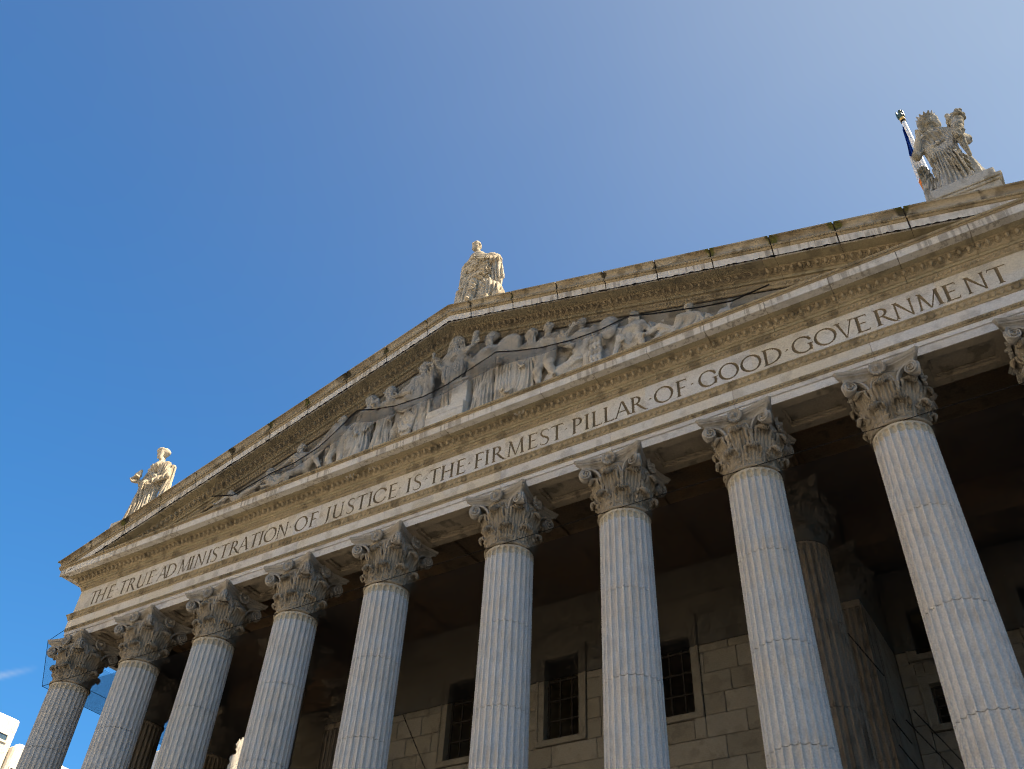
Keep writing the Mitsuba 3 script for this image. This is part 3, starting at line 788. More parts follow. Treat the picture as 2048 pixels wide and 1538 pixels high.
def windowed_wall(y, x0, x1, courses, wins, longs, mats, jog):
    """stones in courses, cut back to the window surrounds; a dark bed shows in the joints"""
    k = 0
    for r, (a, b) in enumerate(zip(courses[:-1], courses[1:])):
        L = longs[r % len(longs)]
        xs = [x0] + list(np.arange(x0 + L * (.45 + .5 * (r % 2)) + jog * r % .3, x1 - .3, L)) + [x1]
        for p, q in zip(xs[:-1], xs[1:]):
            rects = box(p, a, q, b)
            for (wx0, wx1, wz0, wz1) in wins: rects = rects.difference(box(wx0 - .27, wz0 - .20, wx1 + .27, wz1 + .32))
            for g in getattr(rects, 'geoms', [rects]):
                if g.is_empty or g.area < .01: continue
                gx0, gz0, gx1, gz1 = g.bounds
                for hx0, hz0, hx1, hz1 in ([g.bounds] if abs(g.area - (gx1 - gx0) * (gz1 - gz0)) < 1e-6 else [t.bounds for t in split_rect(g)]):
                    if hx1 - hx0 < .05 or hz1 - hz0 < .05: continue
                    d = .012 * rng.random()
                    put(f'{C}__wall_stone', shape(boxm(hx0 + .007, hx1 - .007, y - d, y + .25, hz0 + .006, hz1 - .006, .012), mats[rng.integers(len(mats))], False)); k += 1


def split_rect(g):
    xs = sorted({round(c[0], 4) for c in g.exterior.coords}); zs = sorted({round(c[1], 4) for c in g.exterior.coords})
    out = []
    for a, b in zip(xs[:-1], xs[1:]):
        col = box(a, zs[0], b, zs[-1]).intersection(g)
        out += [c for c in getattr(col, 'geoms', [col]) if not c.is_empty]
    return out


def window(y, x0, x1, z0, z1, lamp=None):
    w = numbered(f'{C}__window')
    fr = [boxm(x0 - .25, x0 - .002, y - .045, y + .3, z0 - .18, z1 + .30, .012), boxm(x1 + .002, x1 + .25, y - .045, y + .3, z0 - .18, z1 + .30, .012),
          boxm(x0 - .248, x1 + .248, y - .05, y + .3, z1 + .002, z1 + .302, .012), boxm(x0 - .26, x1 + .26, y - .075, y + .3, z0 - .185, z0 - .002, .012),
          boxm(x0 - .27, x0 - .21, y - .085, y, z0 - .1, z1 + .32, .01), boxm(x1 + .21, x1 + .27, y - .085, y, z0 - .1, z1 + .32, .01), boxm(x0 - .21, x1 + .21, y - .09, y, z1 + .25, z1 + .325, .01)]
    put(f'{w}__surround', shape(join(fr), 'wall_b', False))
    sash = [boxm(a, b, y + .22, y + .27, z0, z1) for a, b in ((x0, x0 + .07), (x1 - .07, x1), (x0 + (x1 - x0) * .36 - .02, x0 + (x1 - x0) * .36 + .02), (x0 + (x1 - x0) * .70 - .02, x0 + (x1 - x0) * .70 + .02))]
    sash += [boxm(x0 + .071, x1 - .071, y + .215, y + .265, z, z + .05) for z in np.linspace(z0, z1 - .05, 5)]
    put(f'{w}__sash', shape(join(sash), 'window_frame', False))
    put(f'{w}__pane', shape((np.array([[x0, y + .245, z0], [x1, y + .245, z0], [x1, y + .245, z1], [x0, y + .245, z1]]), np.array([[0, 1, 2], [0, 2, 3]])), 'pane', False))
    room = boxm(x0 - 1.2, x1 + 1.2, y + .32, y + 4.5, z0 - .8, z1 + .5)
    front = np.array([[x0 - 1.2, z0 - .8], [x1 + 1.2, z1 + .5]])
    v, f = room; f = np.array([t for t in f if not np.allclose(v[t][:, 1], y + .32)])
    put(f'{w}__room', shape((v, f[:, ::-1]), 'room_wall', False))


HAS = ([(-4.50, -3.27, 11.55, 14.2), (-.73, .50, 11.55, 14.2), (3.03, 4.27, 11.50, 14.19)])
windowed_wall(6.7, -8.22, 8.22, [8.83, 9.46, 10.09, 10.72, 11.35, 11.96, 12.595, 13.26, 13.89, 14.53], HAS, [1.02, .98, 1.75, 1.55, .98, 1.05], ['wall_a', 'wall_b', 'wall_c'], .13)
for w in HAS: window(6.7, *w)
for z0, z1, L, yy in ((14.535, 15.18, 2.1, 6.66), (15.23, 16.235, 2.3, 6.60)):
    xs = np.r_[-8.22, np.arange(-7.4 + (z0 > 15) * .6, 7.8, L), 8.22]
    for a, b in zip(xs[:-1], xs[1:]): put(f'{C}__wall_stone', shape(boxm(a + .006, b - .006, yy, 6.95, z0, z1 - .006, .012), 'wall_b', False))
put(f'{C}__wall_moulding', shape(sweep([(-6.56, 15.182), (-6.54, 15.20), (-6.54, 15.225), (-6.9, 15.228), (-6.9, 15.182)], -8.22, 8.22), 'wall_b', False))
bed = box(-8.22, .6, 8.22, 16.24).difference(unary_union([box(a - .1, c - .1, b + .1, d + .1) for a, b, c, d in HAS]))
m = trimesh.creation.extrude_polygon(bed, .2, engine='earcut'); v = np.array(m.vertices)
put(f'{C}__porch_wall', shape((np.c_[v[:, 0], 6.95 - v[:, 2], v[:, 1]], np.array(m.faces)[:, ::-1]), 'joint_dark', False))
WING = {1: [(10.07, 11.3, 13.35, 14.80), (10.17, 11.35, 11.25, 12.42), (13.2, 14.4, 13.35, 14.80), (13.2, 14.4, 11.25, 12.42)], -1: [(-11.3, -10.07, 13.35, 14.80), (-11.35, -10.17, 11.25, 12.42), (-14.4, -13.2, 11.25, 12.42)]}
for s, xa, xb in ((-1, -15.6, -9.47), (1, 9.47, 16.2)):
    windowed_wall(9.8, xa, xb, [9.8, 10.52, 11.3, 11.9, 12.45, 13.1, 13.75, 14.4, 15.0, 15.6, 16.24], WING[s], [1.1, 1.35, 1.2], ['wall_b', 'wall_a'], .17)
    for w in WING[s]: window(9.8, *w)
    bed = box(xa, .6, xb, 16.24).difference(unary_union([box(a - .1, c - .1, b + .1, d + .1) for a, b, c, d in WING[s]]))
    m = trimesh.creation.extrude_polygon(bed, .2, engine='earcut'); v = np.array(m.vertices)
    put(f'{C}__porch_wall', shape((np.c_[v[:, 0], 10.05 - v[:, 2], v[:, 1]], np.array(m.faces)[:, ::-1]), 'joint_dark', False))
    e = s * 9.2
    put(f'{C}__porch_wall', shape(boxm(*sorted((s * 8.23, s * 9.45)), 7.56, 10.05, .6, 16.24), 'wall_b', False))
put(f'{C}__rear_block', shape(boxm(-15.2, 40, 14.5, 46, -1.6, 16.4), 'granite_a', False))
put(f'{C}__rear_block', shape(boxm(-15.2, 15.2, 14.4, 14.5, .6, 16.4), 'granite_a', False))

# tube lamps behind the panes
def lamp(key, x0, x1, y, z, label, power=6.0, h=.05):
    d = mikit.ply(boxm(x0, x1, y, y + .05, z, z + h), 'room_wall'); d['emitter'] = {'type': 'area', 'radiance': {'type': 'rgb', 'value': [power, power * .78, power * .30]}}
    put(key, d); tag(key, label, 'lamp')


lamp('ceiling_lamp', 10.40, 10.75, 10.9, 14.35, 'lit yellow tube lamp in the dark window behind the ninth column', .35, .02)
lamp('desk_lamp', -.30, -.02, 8.2, 12.05, 'small yellow lamp low in the middle window of the porch wall', .30, .14)
lamp('ceiling_lamp_001', -3.9, -3.4, 8.4, 14.05, 'dim yellow lamp high in the left window of the porch wall', .22, .04)


# ------------------------------------------------------------------ bird netting, its cords and stays
def fabric(key, op):
    scene[key] = {'type': 'mask', 'opacity': op, 'bsdf': {'type': 'twosided', 'bsdf': {'type': 'diffuse', 'reflectance': {'type': 'rgb', 'value': [.018, .019, .022]}}}}


fabric('net_black', .46); fabric('net_thin', .20); fabric('net_fold', .38)


def sheet(x0, x1, y0, y1, n, m, fz):
    x, y = np.meshgrid(np.linspace(x0, x1, n), np.linspace(y0, y1, m), indexing='ij')
    return np.stack([x, y, fz(x, y)], -1).reshape(-1, 3), grid_faces(n, m)


sag = lambda x, y: 13.487 - .012 * np.sin(x * 1.7) * np.sin(y * .9) - .01 * np.sin(x * .6 + y)
N = 'bird_net'
put(f'{N}__ceiling_sheet', shape(join([sheet(-16.36, 16.36, -.18, 6.69, 90, 24, sag), sheet(-16.36, -9.47, 6.69, 9.79, 20, 8, sag), sheet(9.47, 16.36, 6.69, 9.79, 20, 8, sag)]), 'net_black', True))
u, t = np.meshgrid(np.linspace(-.92, 7.6, 30), np.linspace(0, 1, 8), indexing='ij')
put(f'{N}__side_sheet', shape((np.stack([-16.37 - .26 * t * (.8 + .2 * np.cos((u + .92) * 2 * np.pi / 3.4)), u * (.68 + .32 * t), 13.49 + t * 1.62], -1).reshape(-1, 3), grid_faces(30, 8)), 'net_thin', True))
tag(N, 'dark bird net stretched under the porch ceiling at the column necks', 'net')
for a, b in (((-16.36, -.625, 13.487), (16.36, -.625, 13.487)), ((-16.37, -.62, 13.487), (-16.37, 7.4, 13.487)), ((-15.07, .4, 13.48), (-15.07, 6.4, 13.48)), ((-8.2, 6.66, 13.487), (8.2, 6.66, 13.487)), ((9.6, 9.76, 13.487), (16, 9.76, 13.487)), ((-16.37, -.62, 13.487), (-16.63, -.93, 15.09)), ((-16.63, -.93, 15.09), (-16.34, -.68, 15.56))):
    put(f'{N}__cord', shape(tube(np.linspace(a, b, 12), .010, 5), 'cord_black', True))
STAYS = [((-6.09, 6.3, 13.29), (-4.58, 6.3, 10.75)), ((9.03, 5.9, 12.42), (9.67, 5.9, 11.08)), ((9.58, 6.1, 10.06), (9.89, 6.1, 9.39)), ((9.62, 5.9, 9.34), (9.95, 5.9, 8.65)), ((9.84, 8, 11.01), (11.2, 8, 8.53)), ((9.6, 8, 10.78), (10.9, 8, 8.49))]
for k, (a, b) in enumerate(STAYS):
    key = put('stay_rope', shape(tube(np.linspace(a, b, 8), .016, 5), 'cord_black', True))
    tag(key, ['black rope slanting across the porch wall behind the fifth column', 'black rope running down across the pier behind the eighth column', 'short black rope on the side of the pier behind the eighth column', 'lowest black rope beside the pier behind the eighth column', 'upper of two black ropes in the dark bay left of the ninth column', 'lower of two black ropes in the dark bay left of the ninth column'][k], 'rope')

# ------------------------------------------------------------------ flagpole and limp flag behind the right-hand statue
P = 'flagpole'
tag(P, 'white flagpole topped by a green eagle behind the right-hand statue', 'flagpole')
px_, py_ = 15.58, 8.0
put(f'{P}__mast', shape(revolve([(0, 19.0), (.13, 19.0), (.085, 35.62), (.06, 35.66), (0, 35.68)], 20), 'pole_white', 30), at(px_, py_))
put(f'{P}__truck', shape(revolve([(0, 35.66), (.11, 35.66), (.11, 35.74), (0, 35.75)], 20), 'window_frame', 30), at(px_, py_))
put(f'{P}__ball', shape(ellipsoid([0, 0, 35.87], [.12, .12, .12], (12, 16)), 'gold', True), at(px_, py_))
eagle = [ellipsoid([0, 0, 36.16], [.11, .13, .19], (10, 12)), ellipsoid([.02, -.09, 36.36], [.07, .08, .08], (8, 10))]
for s in (-1, 1): eagle.append(ellipsoid([s * .12, .03, 36.28], [.045, .10, .30], (8, 10)))
eagle.append((np.array([[.0, -.17, 36.36], [.05, -.14, 36.33], [-.01, -.14, 36.33], [.02, -.14, 36.39]]), np.array([[0, 1, 2], [0, 2, 3], [0, 3, 1], [1, 3, 2]])))
put(f'{P}__eagle', shape(join(eagle), 'bronze_green', True), at(px_, py_))


def limp(z0, z1, w0, w1, ph):
    zz, uu = np.meshgrid(np.linspace(z1, z0, 26), np.linspace(0, 1, 22), indexing='ij')
    k = (z1 - zz) / (z1 - z0); w = w0 + (w1 - w0) * k
    x = -.09 - w * uu + .02 * np.sin(uu * 9 + zz * 2)
    y = .10 * np.sin(uu * 19 + ph + zz * .6) * (.3 + .7 * uu) + .03
    return np.stack([x, y, zz - .9 * uu * w * .0 - .35 * uu * (1 - k) * 0], -1).reshape(-1, 3), grid_faces(26, 22)


mat('flag_blue', (.018, .06, .30)); mat('flag_white', (.72, .70, .66)); mat('flag_orange', (.62, .20, .06))
tag('flag', 'limp blue, white and orange flag hanging down the flagpole', 'flag')
put('flag__blue_band', shape(limp(33.25, 35.35, .04, .27, .3), 'flag_blue', True), at(px_, py_))
put('flag__white_band', shape(limp(31.7, 33.24, .27, .33, .9), 'flag_white', True), at(px_, py_))
put('flag__orange_band', shape(limp(30.2, 31.69, .33, .30, 1.6), 'flag_orange', True), at(px_, py_))

# ------------------------------------------------------------------ other buildings
def far_building(key, x0, x1, y0, y1, z1, m, label, wins=(), face='x'):
    tag(key, label, 'building')
    put(f'{key}__wall', shape(boxm(x0, x1, y0, y1, -1.6, z1, .15), m, False))
    for (a, b, c, d) in wins:
        w = numbered(f'{key}__window')
        put(f'{w}__frame', shape(join([boxm(x1, x1 + .12, a - .12, b + .12, c - .15, c), boxm(x1, x1 + .12, a - .12, a, c, d + .12), boxm(x1, x1 + .12, b, b + .12, c, d + .12), boxm(x1, x1 + .1, a, b, d, d + .12)]), 'limestone', False))
        put(f'{w}__pane', shape(boxm(x1 - .1, x1 + .02, a, b, c, d), 'far_glass', False))


scene['far_glass'] = {'type': 'principled', 'base_color': {'type': 'rgb', 'value': [.05, .09, .13]}, 'roughness': .12, 'specular': .9}
far_building('pale_office_block', -78, -60, 2, 23.5, 30.0, 'limestone', 'tall cream stone block at the left edge of the picture', [(21.9, 22.85, 28.1, 28.55), (19.6, 20.6, 28.0, 28.5), (18.8, 19.8, 24.6, 25.3)])
far_building('pale_annexe', -74, -59.6, 23.55, 30, 28.0, 'limestone', 'lower cream stone wing beside the tall block, with scalloped top', [(23.9, 24.4, 25.7, 26.3)])
for k in range(4): put('pale_annexe__scallop', shape(revolve([(0, 27.9), (.55, 27.9), (.55, 28.0), (.42, 28.25), (.2, 28.38), (0, 28.4)], 16), 'limestone', 40), at(-60.15, 24.35 + k * 1.2))
far_building('sunlit_wing', -76, -58, 44.5, 60, 37.0, 'limestone', 'sunlit pale building glimpsed between the third and fourth front columns')
far_building('court_tower', 46, 82, -2, 44, 56.0, 'dark_limestone', 'tall stone tower of the neighbouring courthouse to the right')
far_building('bounce_terrace', -112, -76, -92, -8, 52.0, 'limestone', 'long unseen pale terrace added at the left to bounce sunlight onto the facade')  # out of view, added to throw warm sunlight back onto the columns
tag('bounce_block', 'broad unseen pale block added opposite the courthouse to bounce sunlight onto the facade', 'building')
put('bounce_block__wall', shape(boxm(-48, 44, -24, 0, -1.6, 64, .15), 'limestone', False), at(-14, -84, 0, -36))  # also unseen: added, and turned towards the sun, as a reflector for the facade


# ------------------------------------------------------------------ carved figures: distance fields meshed by surface nets
class Clay:
    def __init__(s, lo, hi, h):
        s.lo, s.h = np.array(lo, float), h
        n = np.ceil((np.array(hi) - s.lo) / h).astype(int) + 1
        s.X, s.Y, s.Z = np.meshgrid(*[np.arange(k, dtype=np.float32) * h + l for k, l in zip(n, s.lo)], indexing='ij')
        s.D = np.full(s.X.shape, 9.0, np.float32)

    def _win(s, lo, hi):
        a = np.maximum(np.floor((np.asarray(lo) - s.lo) / s.h).astype(int), 0); b = np.minimum(np.ceil((np.asarray(hi) - s.lo) / s.h).astype(int) + 1, s.D.shape)
        return tuple(slice(i, max(j, i + 1)) for i, j in zip(a, b))

    def mixin(s, W, d, k, cut=False):
        D = s.D[W]
        if cut: s.D[W] = np.maximum(D, -d); return
        k = max(k, 1e-4); h = np.clip(.5 + .5 * (D - d) / k, 0, 1)
        s.D[W] = D * (1 - h) + d * h - k * h * (1 - h)

    def cap(s, a, b, ra, rb=None, k=.05, fold=None, flat=1.0, cut=False):
        """a tapered limb; fold = (depth, number, twist): pleats that run along it, growing towards b; flat: depth in y"""
        a, b = np.asarray(a, float), np.asarray(b, float); rb = ra if rb is None else rb
        m = max(ra, rb) + k + .06 + s.h * 2
        W = s._win(np.minimum(a, b) - m, np.maximum(a, b) + m)
        x, y, z = s.X[W] - a[0], (s.Y[W] - a[1]), s.Z[W] - a[2]
        ab = b - a; L2 = max((ab ** 2).sum(), 1e-9)
        h = np.clip((x * ab[0] + y * ab[1] + z * ab[2]) / L2, 0, 1)
        dx, dy, dz = x - h * ab[0], (y - h * ab[1]) / flat, z - h * ab[2]
        d = np.sqrt(dx * dx + dy * dy + dz * dz) - (ra + (rb - ra) * h)
        if fold:
            amp, n, tw = fold
            if abs(ab[2]) > .6 * math.sqrt(L2): th = np.arctan2(dy, dx)
            else: th = np.arctan2(dy, dz)
            wob = np.sin(3.1 * h * 2 + a[0] * 5) * .6
            d = d + amp * (.25 + .75 * h) * (np.abs(np.sin((th * n + tw * h * 6 + wob) * .5)) - .55)
        s.mixin(W, d, k, cut)

    def ell(s, c, r, k=.04, cut=False):
        c, r = np.asarray(c, float), np.asarray(r, float); m = k + .05 + s.h * 2
        W = s._win(c - r - m, c + r + m)
        x, y, z = (s.X[W] - c[0]) / r[0], (s.Y[W] - c[1]) / r[1], (s.Z[W] - c[2]) / r[2]
        k0 = np.sqrt(x * x + y * y + z * z) + 1e-6
        d = (k0 - 1) * k0 / (np.sqrt((x / r[0]) ** 2 + (y / r[1]) ** 2 + (z / r[2]) ** 2) + 1e-6)
        s.mixin(W, d.astype(np.float32), k, cut)

    def slab(s, c, half, r=.02, k=.02, ax=None):
        """a rounded board; ax = angle in the xz plane"""
        c, half = np.asarray(c, float), np.asarray(half, float); m = np.linalg.norm(half) + k + .06
        W = s._win(c - m, c + m)
        x, y, z = s.X[W] - c[0], s.Y[W] - c[1], s.Z[W] - c[2]
        if ax: x, z = x * math.cos(ax) + z * math.sin(ax), -x * math.sin(ax) + z * math.cos(ax)
        q = [np.abs(v) - hh + r for v, hh in zip((x, y, z), half)]
        d = np.sqrt(sum(np.maximum(v, 0) ** 2 for v in q)) + np.minimum(np.maximum.reduce(q), 0) - r
        s.mixin(W, d, k)

    def mesh(s, rough=.008, seed=0):
        import meshkit
        p = np.stack([s.X, s.Y, s.Z], -1)
        near = np.abs(s.D) < .08
        s.D[near] += rough * (meshkit.fbm(p[near] * 7, 2, seed) - .5) * 2 + rough * .6 * (meshkit.noise(p[near] * 26, seed) - .5) * 2
        f = s.D; f[[0, -1]] = 1; f[:, [0, -1]] = 1; f[:, :, [0, -1]] = 1
        neg = f < 0; n = np.array(f.shape) - 1
        cnt = sum(neg[i:n[0] + i, j:n[1] + j, k:n[2] + k].astype(np.int8) for i in (0, 1) for j in (0, 1) for k in (0, 1))
        act = (cnt > 0) & (cnt < 8); idx = np.full(act.shape, -1); idx[act] = np.arange(act.sum())
        I = np.argwhere(act); pos = np.zeros((len(I), 3)); num = np.zeros(len(I))
        C8 = [(i, j, k) for i in (0, 1) for j in (0, 1) for k in (0, 1)]
        for a in C8:
            for ax in range(3):
                if a[ax]: continue
                b = list(a); b[ax] = 1
                fa, fb = f[tuple((I + a).T)], f[tuple((I + b).T)]
                on = (fa < 0) != (fb < 0); t = np.where(on, fa / np.where(on, fa - fb, 1), 0)
                q = np.tile(np.array(a, float), (len(I), 1)); q[:, ax] = t
                pos += q * on[:, None]; num += on
        V = s.lo + s.h * (I + pos / num[:, None])
        F = []
        for ax in range(3):
            u, v = (ax + 1) % 3, (ax + 2) % 3
            sl0 = [slice(1, -1)] * 3; sl1 = [slice(1, -1)] * 3; sl0[ax] = slice(0, -1); sl1[ax] = slice(1, None)
            a, b = neg[tuple(sl0)], neg[tuple(sl1)]
            E = np.argwhere(a != b); up = a[tuple(E.T)]
            E = E + 1; E[:, ax] -= 1
            def cell(du, dv):
                e = E.copy(); e[:, u] -= du; e[:, v] -= dv; return idx[tuple(e.T)]
            q = np.c_[cell(1, 1), cell(0, 1), cell(0, 0), cell(1, 0)]
            q[~up] = q[~up][:, ::-1]; F.append(q)
        F = np.vstack(F)
        return trimesh.Trimesh(V, np.vstack([F[:, [0, 1, 2]], F[:, [0, 2, 3]]]), process=False)


def drape(m, regs):
    """cloth folds pressed into the front of a finished figure. A region is (x0, x1, z0, z1, u, depth): sharp valleys where u(x, z) is whole, soft rolls between."""
    v = np.array(m.vertices); n = np.array(m.vertex_normals); d = np.zeros(len(v))
    for x0, x1, z0, z1, u, depth in regs:
        x, z = v[:, 0], v[:, 2]
        w = smooth(x0, x0 + .08, x) * (1 - smooth(x1 - .08, x1, x)) * smooth(z0 - .02, z0 + .05, z) * (1 - smooth(z1 - .25, z1, z)) * np.clip(.35 - n[:, 1] * 1.3, 0, 1)
        q = u(x, z); k = np.round(q); ph = q - k
        r = .55 + .45 * np.sin(k * 12.9898 + x0 * 3) ** 2
        d += depth * w * r * (.42 * np.cos(np.pi * np.clip(np.abs(ph) * 2, 0, 1)) * -1 - np.exp(-(ph / .13) ** 2))
    return trimesh.Trimesh(v + n * d[:, None], m.faces, process=False)


def skirt(xt, zt, ht, xb, zb, hb, n, depth):
    """pleats that spread from the waist to the hem"""
    def u(x, z):
        t = np.clip((zt - z) / (zt - zb), 0, 1.2)
        return (x - (xt + (xb - xt) * t)) / (ht + (hb - ht) * t) * n / 2 + .35 * np.sin(z * 2.6 + x * 2)
    return (min(xt - ht, xb - hb) - .1, max(xt + ht, xb + hb) + .1, zb, zt + .15, u, depth)


def diag(x0, x1, z0, z1, a, b, lam, depth, c=0.0):
    return (x0, x1, z0, z1, lambda x, z: (a * x + b * z + .06 * np.sin(3 * (x - z)) + c * (x - x0) ** 2) / lam, depth)


def v3(p, y): return np.array([p[0], p[2] if len(p) > 2 else y, p[1]], float)


def head(c, P, s, face=(0, -1), hair='short', beard=False, k=.02, tilt=0):
    fx, fy = np.array(face, float) / np.hypot(*face); F = np.array([fx, fy, -tilt]); S = np.array([-fy, fx, 0]); U = np.array([0, 0, 1.0])
    c.ell(P, [.053 * s, .058 * s, .072 * s], k)
    c.ell(P + F * .014 * s - U * .034 * s, [.040 * s, .042 * s, .044 * s], k)
    c.cap(P + F * .054 * s + U * .016 * s, P + F * .066 * s - U * .008 * s, .007 * s, .011 * s, .010 * s)          # nose
    for g in (-1, 1):
        c.cap(P + F * .052 * s + S * g * .008 * s + U * .022 * s, P + F * .042 * s + S * g * .036 * s + U * .020 * s, .007 * s, .007 * s, .01 * s)   # brow
        c.ell(P + F * .060 * s + S * g * .020 * s + U * .007 * s, [.011 * s] * 3, .0, cut=True)
        c.ell(P + F * .047 * s + S * g * .020 * s + U * .006 * s, [.010 * s] * 3, .006 * s)
        c.ell(P + S * g * .053 * s - U * .003 * s, [.012 * s, .016 * s, .022 * s], .008 * s)
    c.cap(P + F * .052 * s - S * .013 * s - U * .029 * s, P + F * .052 * s + S * .013 * s - U * .029 * s, .005 * s, .005 * s, .006 * s)
    c.cap(P + F * .058 * s - S * .013 * s - U * .036 * s, P + F * .058 * s + S * .013 * s - U * .036 * s, .0045 * s, None, 0, cut=True)
    c.ell(P + F * .040 * s - U * .060 * s, [.017 * s] * 3, .015 * s)
    if beard:
        for g in np.linspace(-1, 1, 7): c.cap(P + F * (.040 - .016 * abs(g)) * s + S * g * .038 * s - U * .046 * s, P + F * (.034 - .010 * abs(g)) * s + S * g * .022 * s - U * (.118 - .03 * abs(g)) * s, .014 * s, .008 * s, .006 * s)
        for g in (-1, 1): c.cap(P + F * .055 * s - U * .024 * s, P + F * .046 * s + S * g * .026 * s - U * .034 * s, .006 * s, .004 * s, .005 * s)
    if hair == 'short':
        r = np.random.default_rng(int(abs(P[0]) * 100))
        for _ in range(26):
            d = r.normal(0, 1, 3); d[2] = abs(d[2]) * .9 + .1; d /= np.linalg.norm(d)
            if d @ F > .55 and d[2] < .75: continue
            c.ell(P + U * .008 * s - F * .010 * s + d * [.054 * s, .054 * s, .062 * s], [.019 * s] * 3, .012 * s)
    if hair == 'long':
        c.ell(P + U * .020 * s - F * .028 * s, [.064 * s, .064 * s, .066 * s], .012 * s)
        for g in (-1, 1): c.cap(P + S * g * .052 * s - F * .01 * s, P + S * g * .060 * s - F * .02 * s - U * .12 * s, .024 * s, .02 * s, .02 * s)
        c.ell(P - F * .075 * s + U * .02 * s, [.03 * s] * 3, .02 * s)
    if hair == 'veil':
        c.ell(P + U * .014 * s - F * .022 * s, [.074 * s, .070 * s, .078 * s], .012 * s)
        for g in (-1, 1): c.cap(P + S * g * .060 * s + U * .02 * s - F * .015 * s, P + S * g * .085 * s - F * .02 * s - U * .19 * s, .024 * s, .026 * s, .02 * s, (.02 * s, 5, 0))


def hand(c, w, d, s, side=1, curl=.6, palm=(0, -1, 0)):
    """palm, four fingers and a thumb at the wrist w, pointing along d"""
    d = np.asarray(d, float); d /= np.linalg.norm(d); pn = np.asarray(palm, float); pn = pn - d * (pn @ d); pn /= np.linalg.norm(pn) + 1e-9
    t = np.cross(d, pn)
    c.cap(w, w + d * .045 * s, .020 * s, .025 * s, .012 * s, flat=1)
    for i, (o, L) in enumerate(((-.024, .040), (-.008, .047), (.008, .045), (.023, .035))):
        a = w + d * .055 * s + t * o * s; b = a + (d * (1 - curl * .4) + pn * curl * .5) * L * .6 * s; e = b + (d * (1 - curl) + pn * curl) * L * .6 * s
        c.cap(a, b, .0085 * s, .008 * s, .004 * s); c.cap(b, e, .008 * s, .0065 * s, .004 * s)
    a = w + d * .02 * s - t * side * .024 * s; b = a + (d * .6 - t * side * .7 + pn * .3) * .03 * s
    c.cap(a, b, .010 * s, .009 * s, .006 * s); c.cap(b, b + (d * .8 + pn * .4) * .026 * s, .009 * s, .007 * s, .004 * s)


def person(J, s, y, h, robe=None, hair='short', beard=False, face=(0, -1), cloth=False, lo=None, hi=None, tilt=0, extra=None, seed=0, pleats=13, fold=.035, rough=.008, cuts=7):
    """joints J in (x, z[, y]) metres: head, neck, sl sr (shoulders), el er, hl hr, pel, kl kr, fl fr. robe = (x, z, radius[, y]) of its hem."""
    Q = {k: v3(p, y) for k, p in J.items()}
    pts = np.array(list(Q.values()) + ([v3((robe[0] - robe[2], robe[1]), y), v3((robe[0] + robe[2], robe[1]), y)] if robe else []))
    lo_ = pts.min(0) - .16 * s if lo is None else np.array(lo); hi_ = pts.max(0) + .16 * s if hi is None else np.array(hi)
    c = Clay(lo_, hi_, h); k = .03 * s
    ck = (.018 * s, 7, .4) if cloth else None
    sl, sr, pel, nk = Q['sl'], Q['sr'], Q['pel'], Q['neck']
    ax = (sr - sl) / (np.linalg.norm(sr - sl) + 1e-9)
    hl, hr = pel - ax * .055 * s, pel + ax * .055 * s
    c.cap(sl * .8 + sr * .2, sl * .1 + sr * .9 if False else sr * .8 + sl * .2, .052 * s, None, k)
    for a, b in ((sl, hl), (sr, hr)):
        m_ = a * .84 + (sl + sr) * .08
        c.cap(m_ + (b - m_) * .12, b, .062 * s, .068 * s, k, (.016 * s, 9, .7) if cloth or robe else None)
    c.ell(nk * .72 + pel * .28 + [0, -.03 * s, 0], [.10 * s, .055 * s, .075 * s], k)
    if hair in ('long', 'veil'):
        for b in (-1, 1): c.ell(nk * .70 + pel * .30 + ax * b * .045 * s + [0, -.065 * s, 0], [.036 * s] * 3, .02 * s)
    c.cap(nk - [0, 0, .02 * s], Q['head'] - [0, 0, .04 * s], .036 * s, .032 * s, .02 * s)
    head(c, Q['head'], s, face, hair, beard, tilt=tilt)
    for a, e, q in (('sl', 'el', 'hl'), ('sr', 'er', 'hr')):
        if e in Q:
            c.cap(Q[a], Q[e], .042 * s, .035 * s, .02 * s, ck)
            if q in Q:
                c.cap(Q[e], Q[q], .034 * s, .023 * s, .012 * s)
                hand(c, Q[q], Q[q] - Q[e], s, 1 if q == 'hr' else -1)
    for a, kn, ft in ((hl, 'kl', 'fl'), (hr, 'kr', 'fr')):
        if kn in Q:
            c.cap(a, Q[kn], .072 * s, .050 * s, .025 * s, (.028 * s, 8, .8) if robe or cloth else None)
            if ft in Q:
                c.cap(Q[kn], Q[ft], .047 * s, .028 * s, .015 * s, (.02 * s, 6, .4) if cloth else None)
                c.ell(Q[kn] * .62 + Q[ft] * .38 + [0, .012 * s, 0], [.043 * s, .046 * s, .06 * s], .02 * s)
                c.cap(Q[ft] - [0, 0, .012 * s], Q[ft] + [.02 * s, -.085 * s, -.025 * s], .026 * s, .020 * s, .015 * s)
    if robe:
        hem = v3((robe[0], robe[1]), robe[3] if len(robe) > 3 else y)
        c.cap(pel + [0, 0, .06 * s], hem, .088 * s, robe[2], k, (fold * s, pleats, .15), .72)
    if extra: extra(c, s, Q)
    m = c.mesh(rough, seed)
    if robe and cuts: m = drape(m, [skirt(pel[0], pel[2] + .1 * s, .10 * s, robe[0], robe[1], robe[2], cuts, .018 * s)])
    return m


def thin(m, y0, f):
    """a figure in relief: its depth squeezed towards the ground"""
    v = np.array(m.vertices); v[:, 1] = y0 + (v[:, 1] - y0) * f
    return trimesh.Trimesh(v, m.faces, process=False)


RS = {}
def relief(label, m, mt='relief_stone'):
    key = put(f'{C}__relief_figure', shape(thin(m, -.80, .66), mt, True)); tag(key, label)


Y, HR = -.80, .025
def rel(label, J, s, **k): relief(label, person(J, s, k.pop('y', Y), HR, **k))


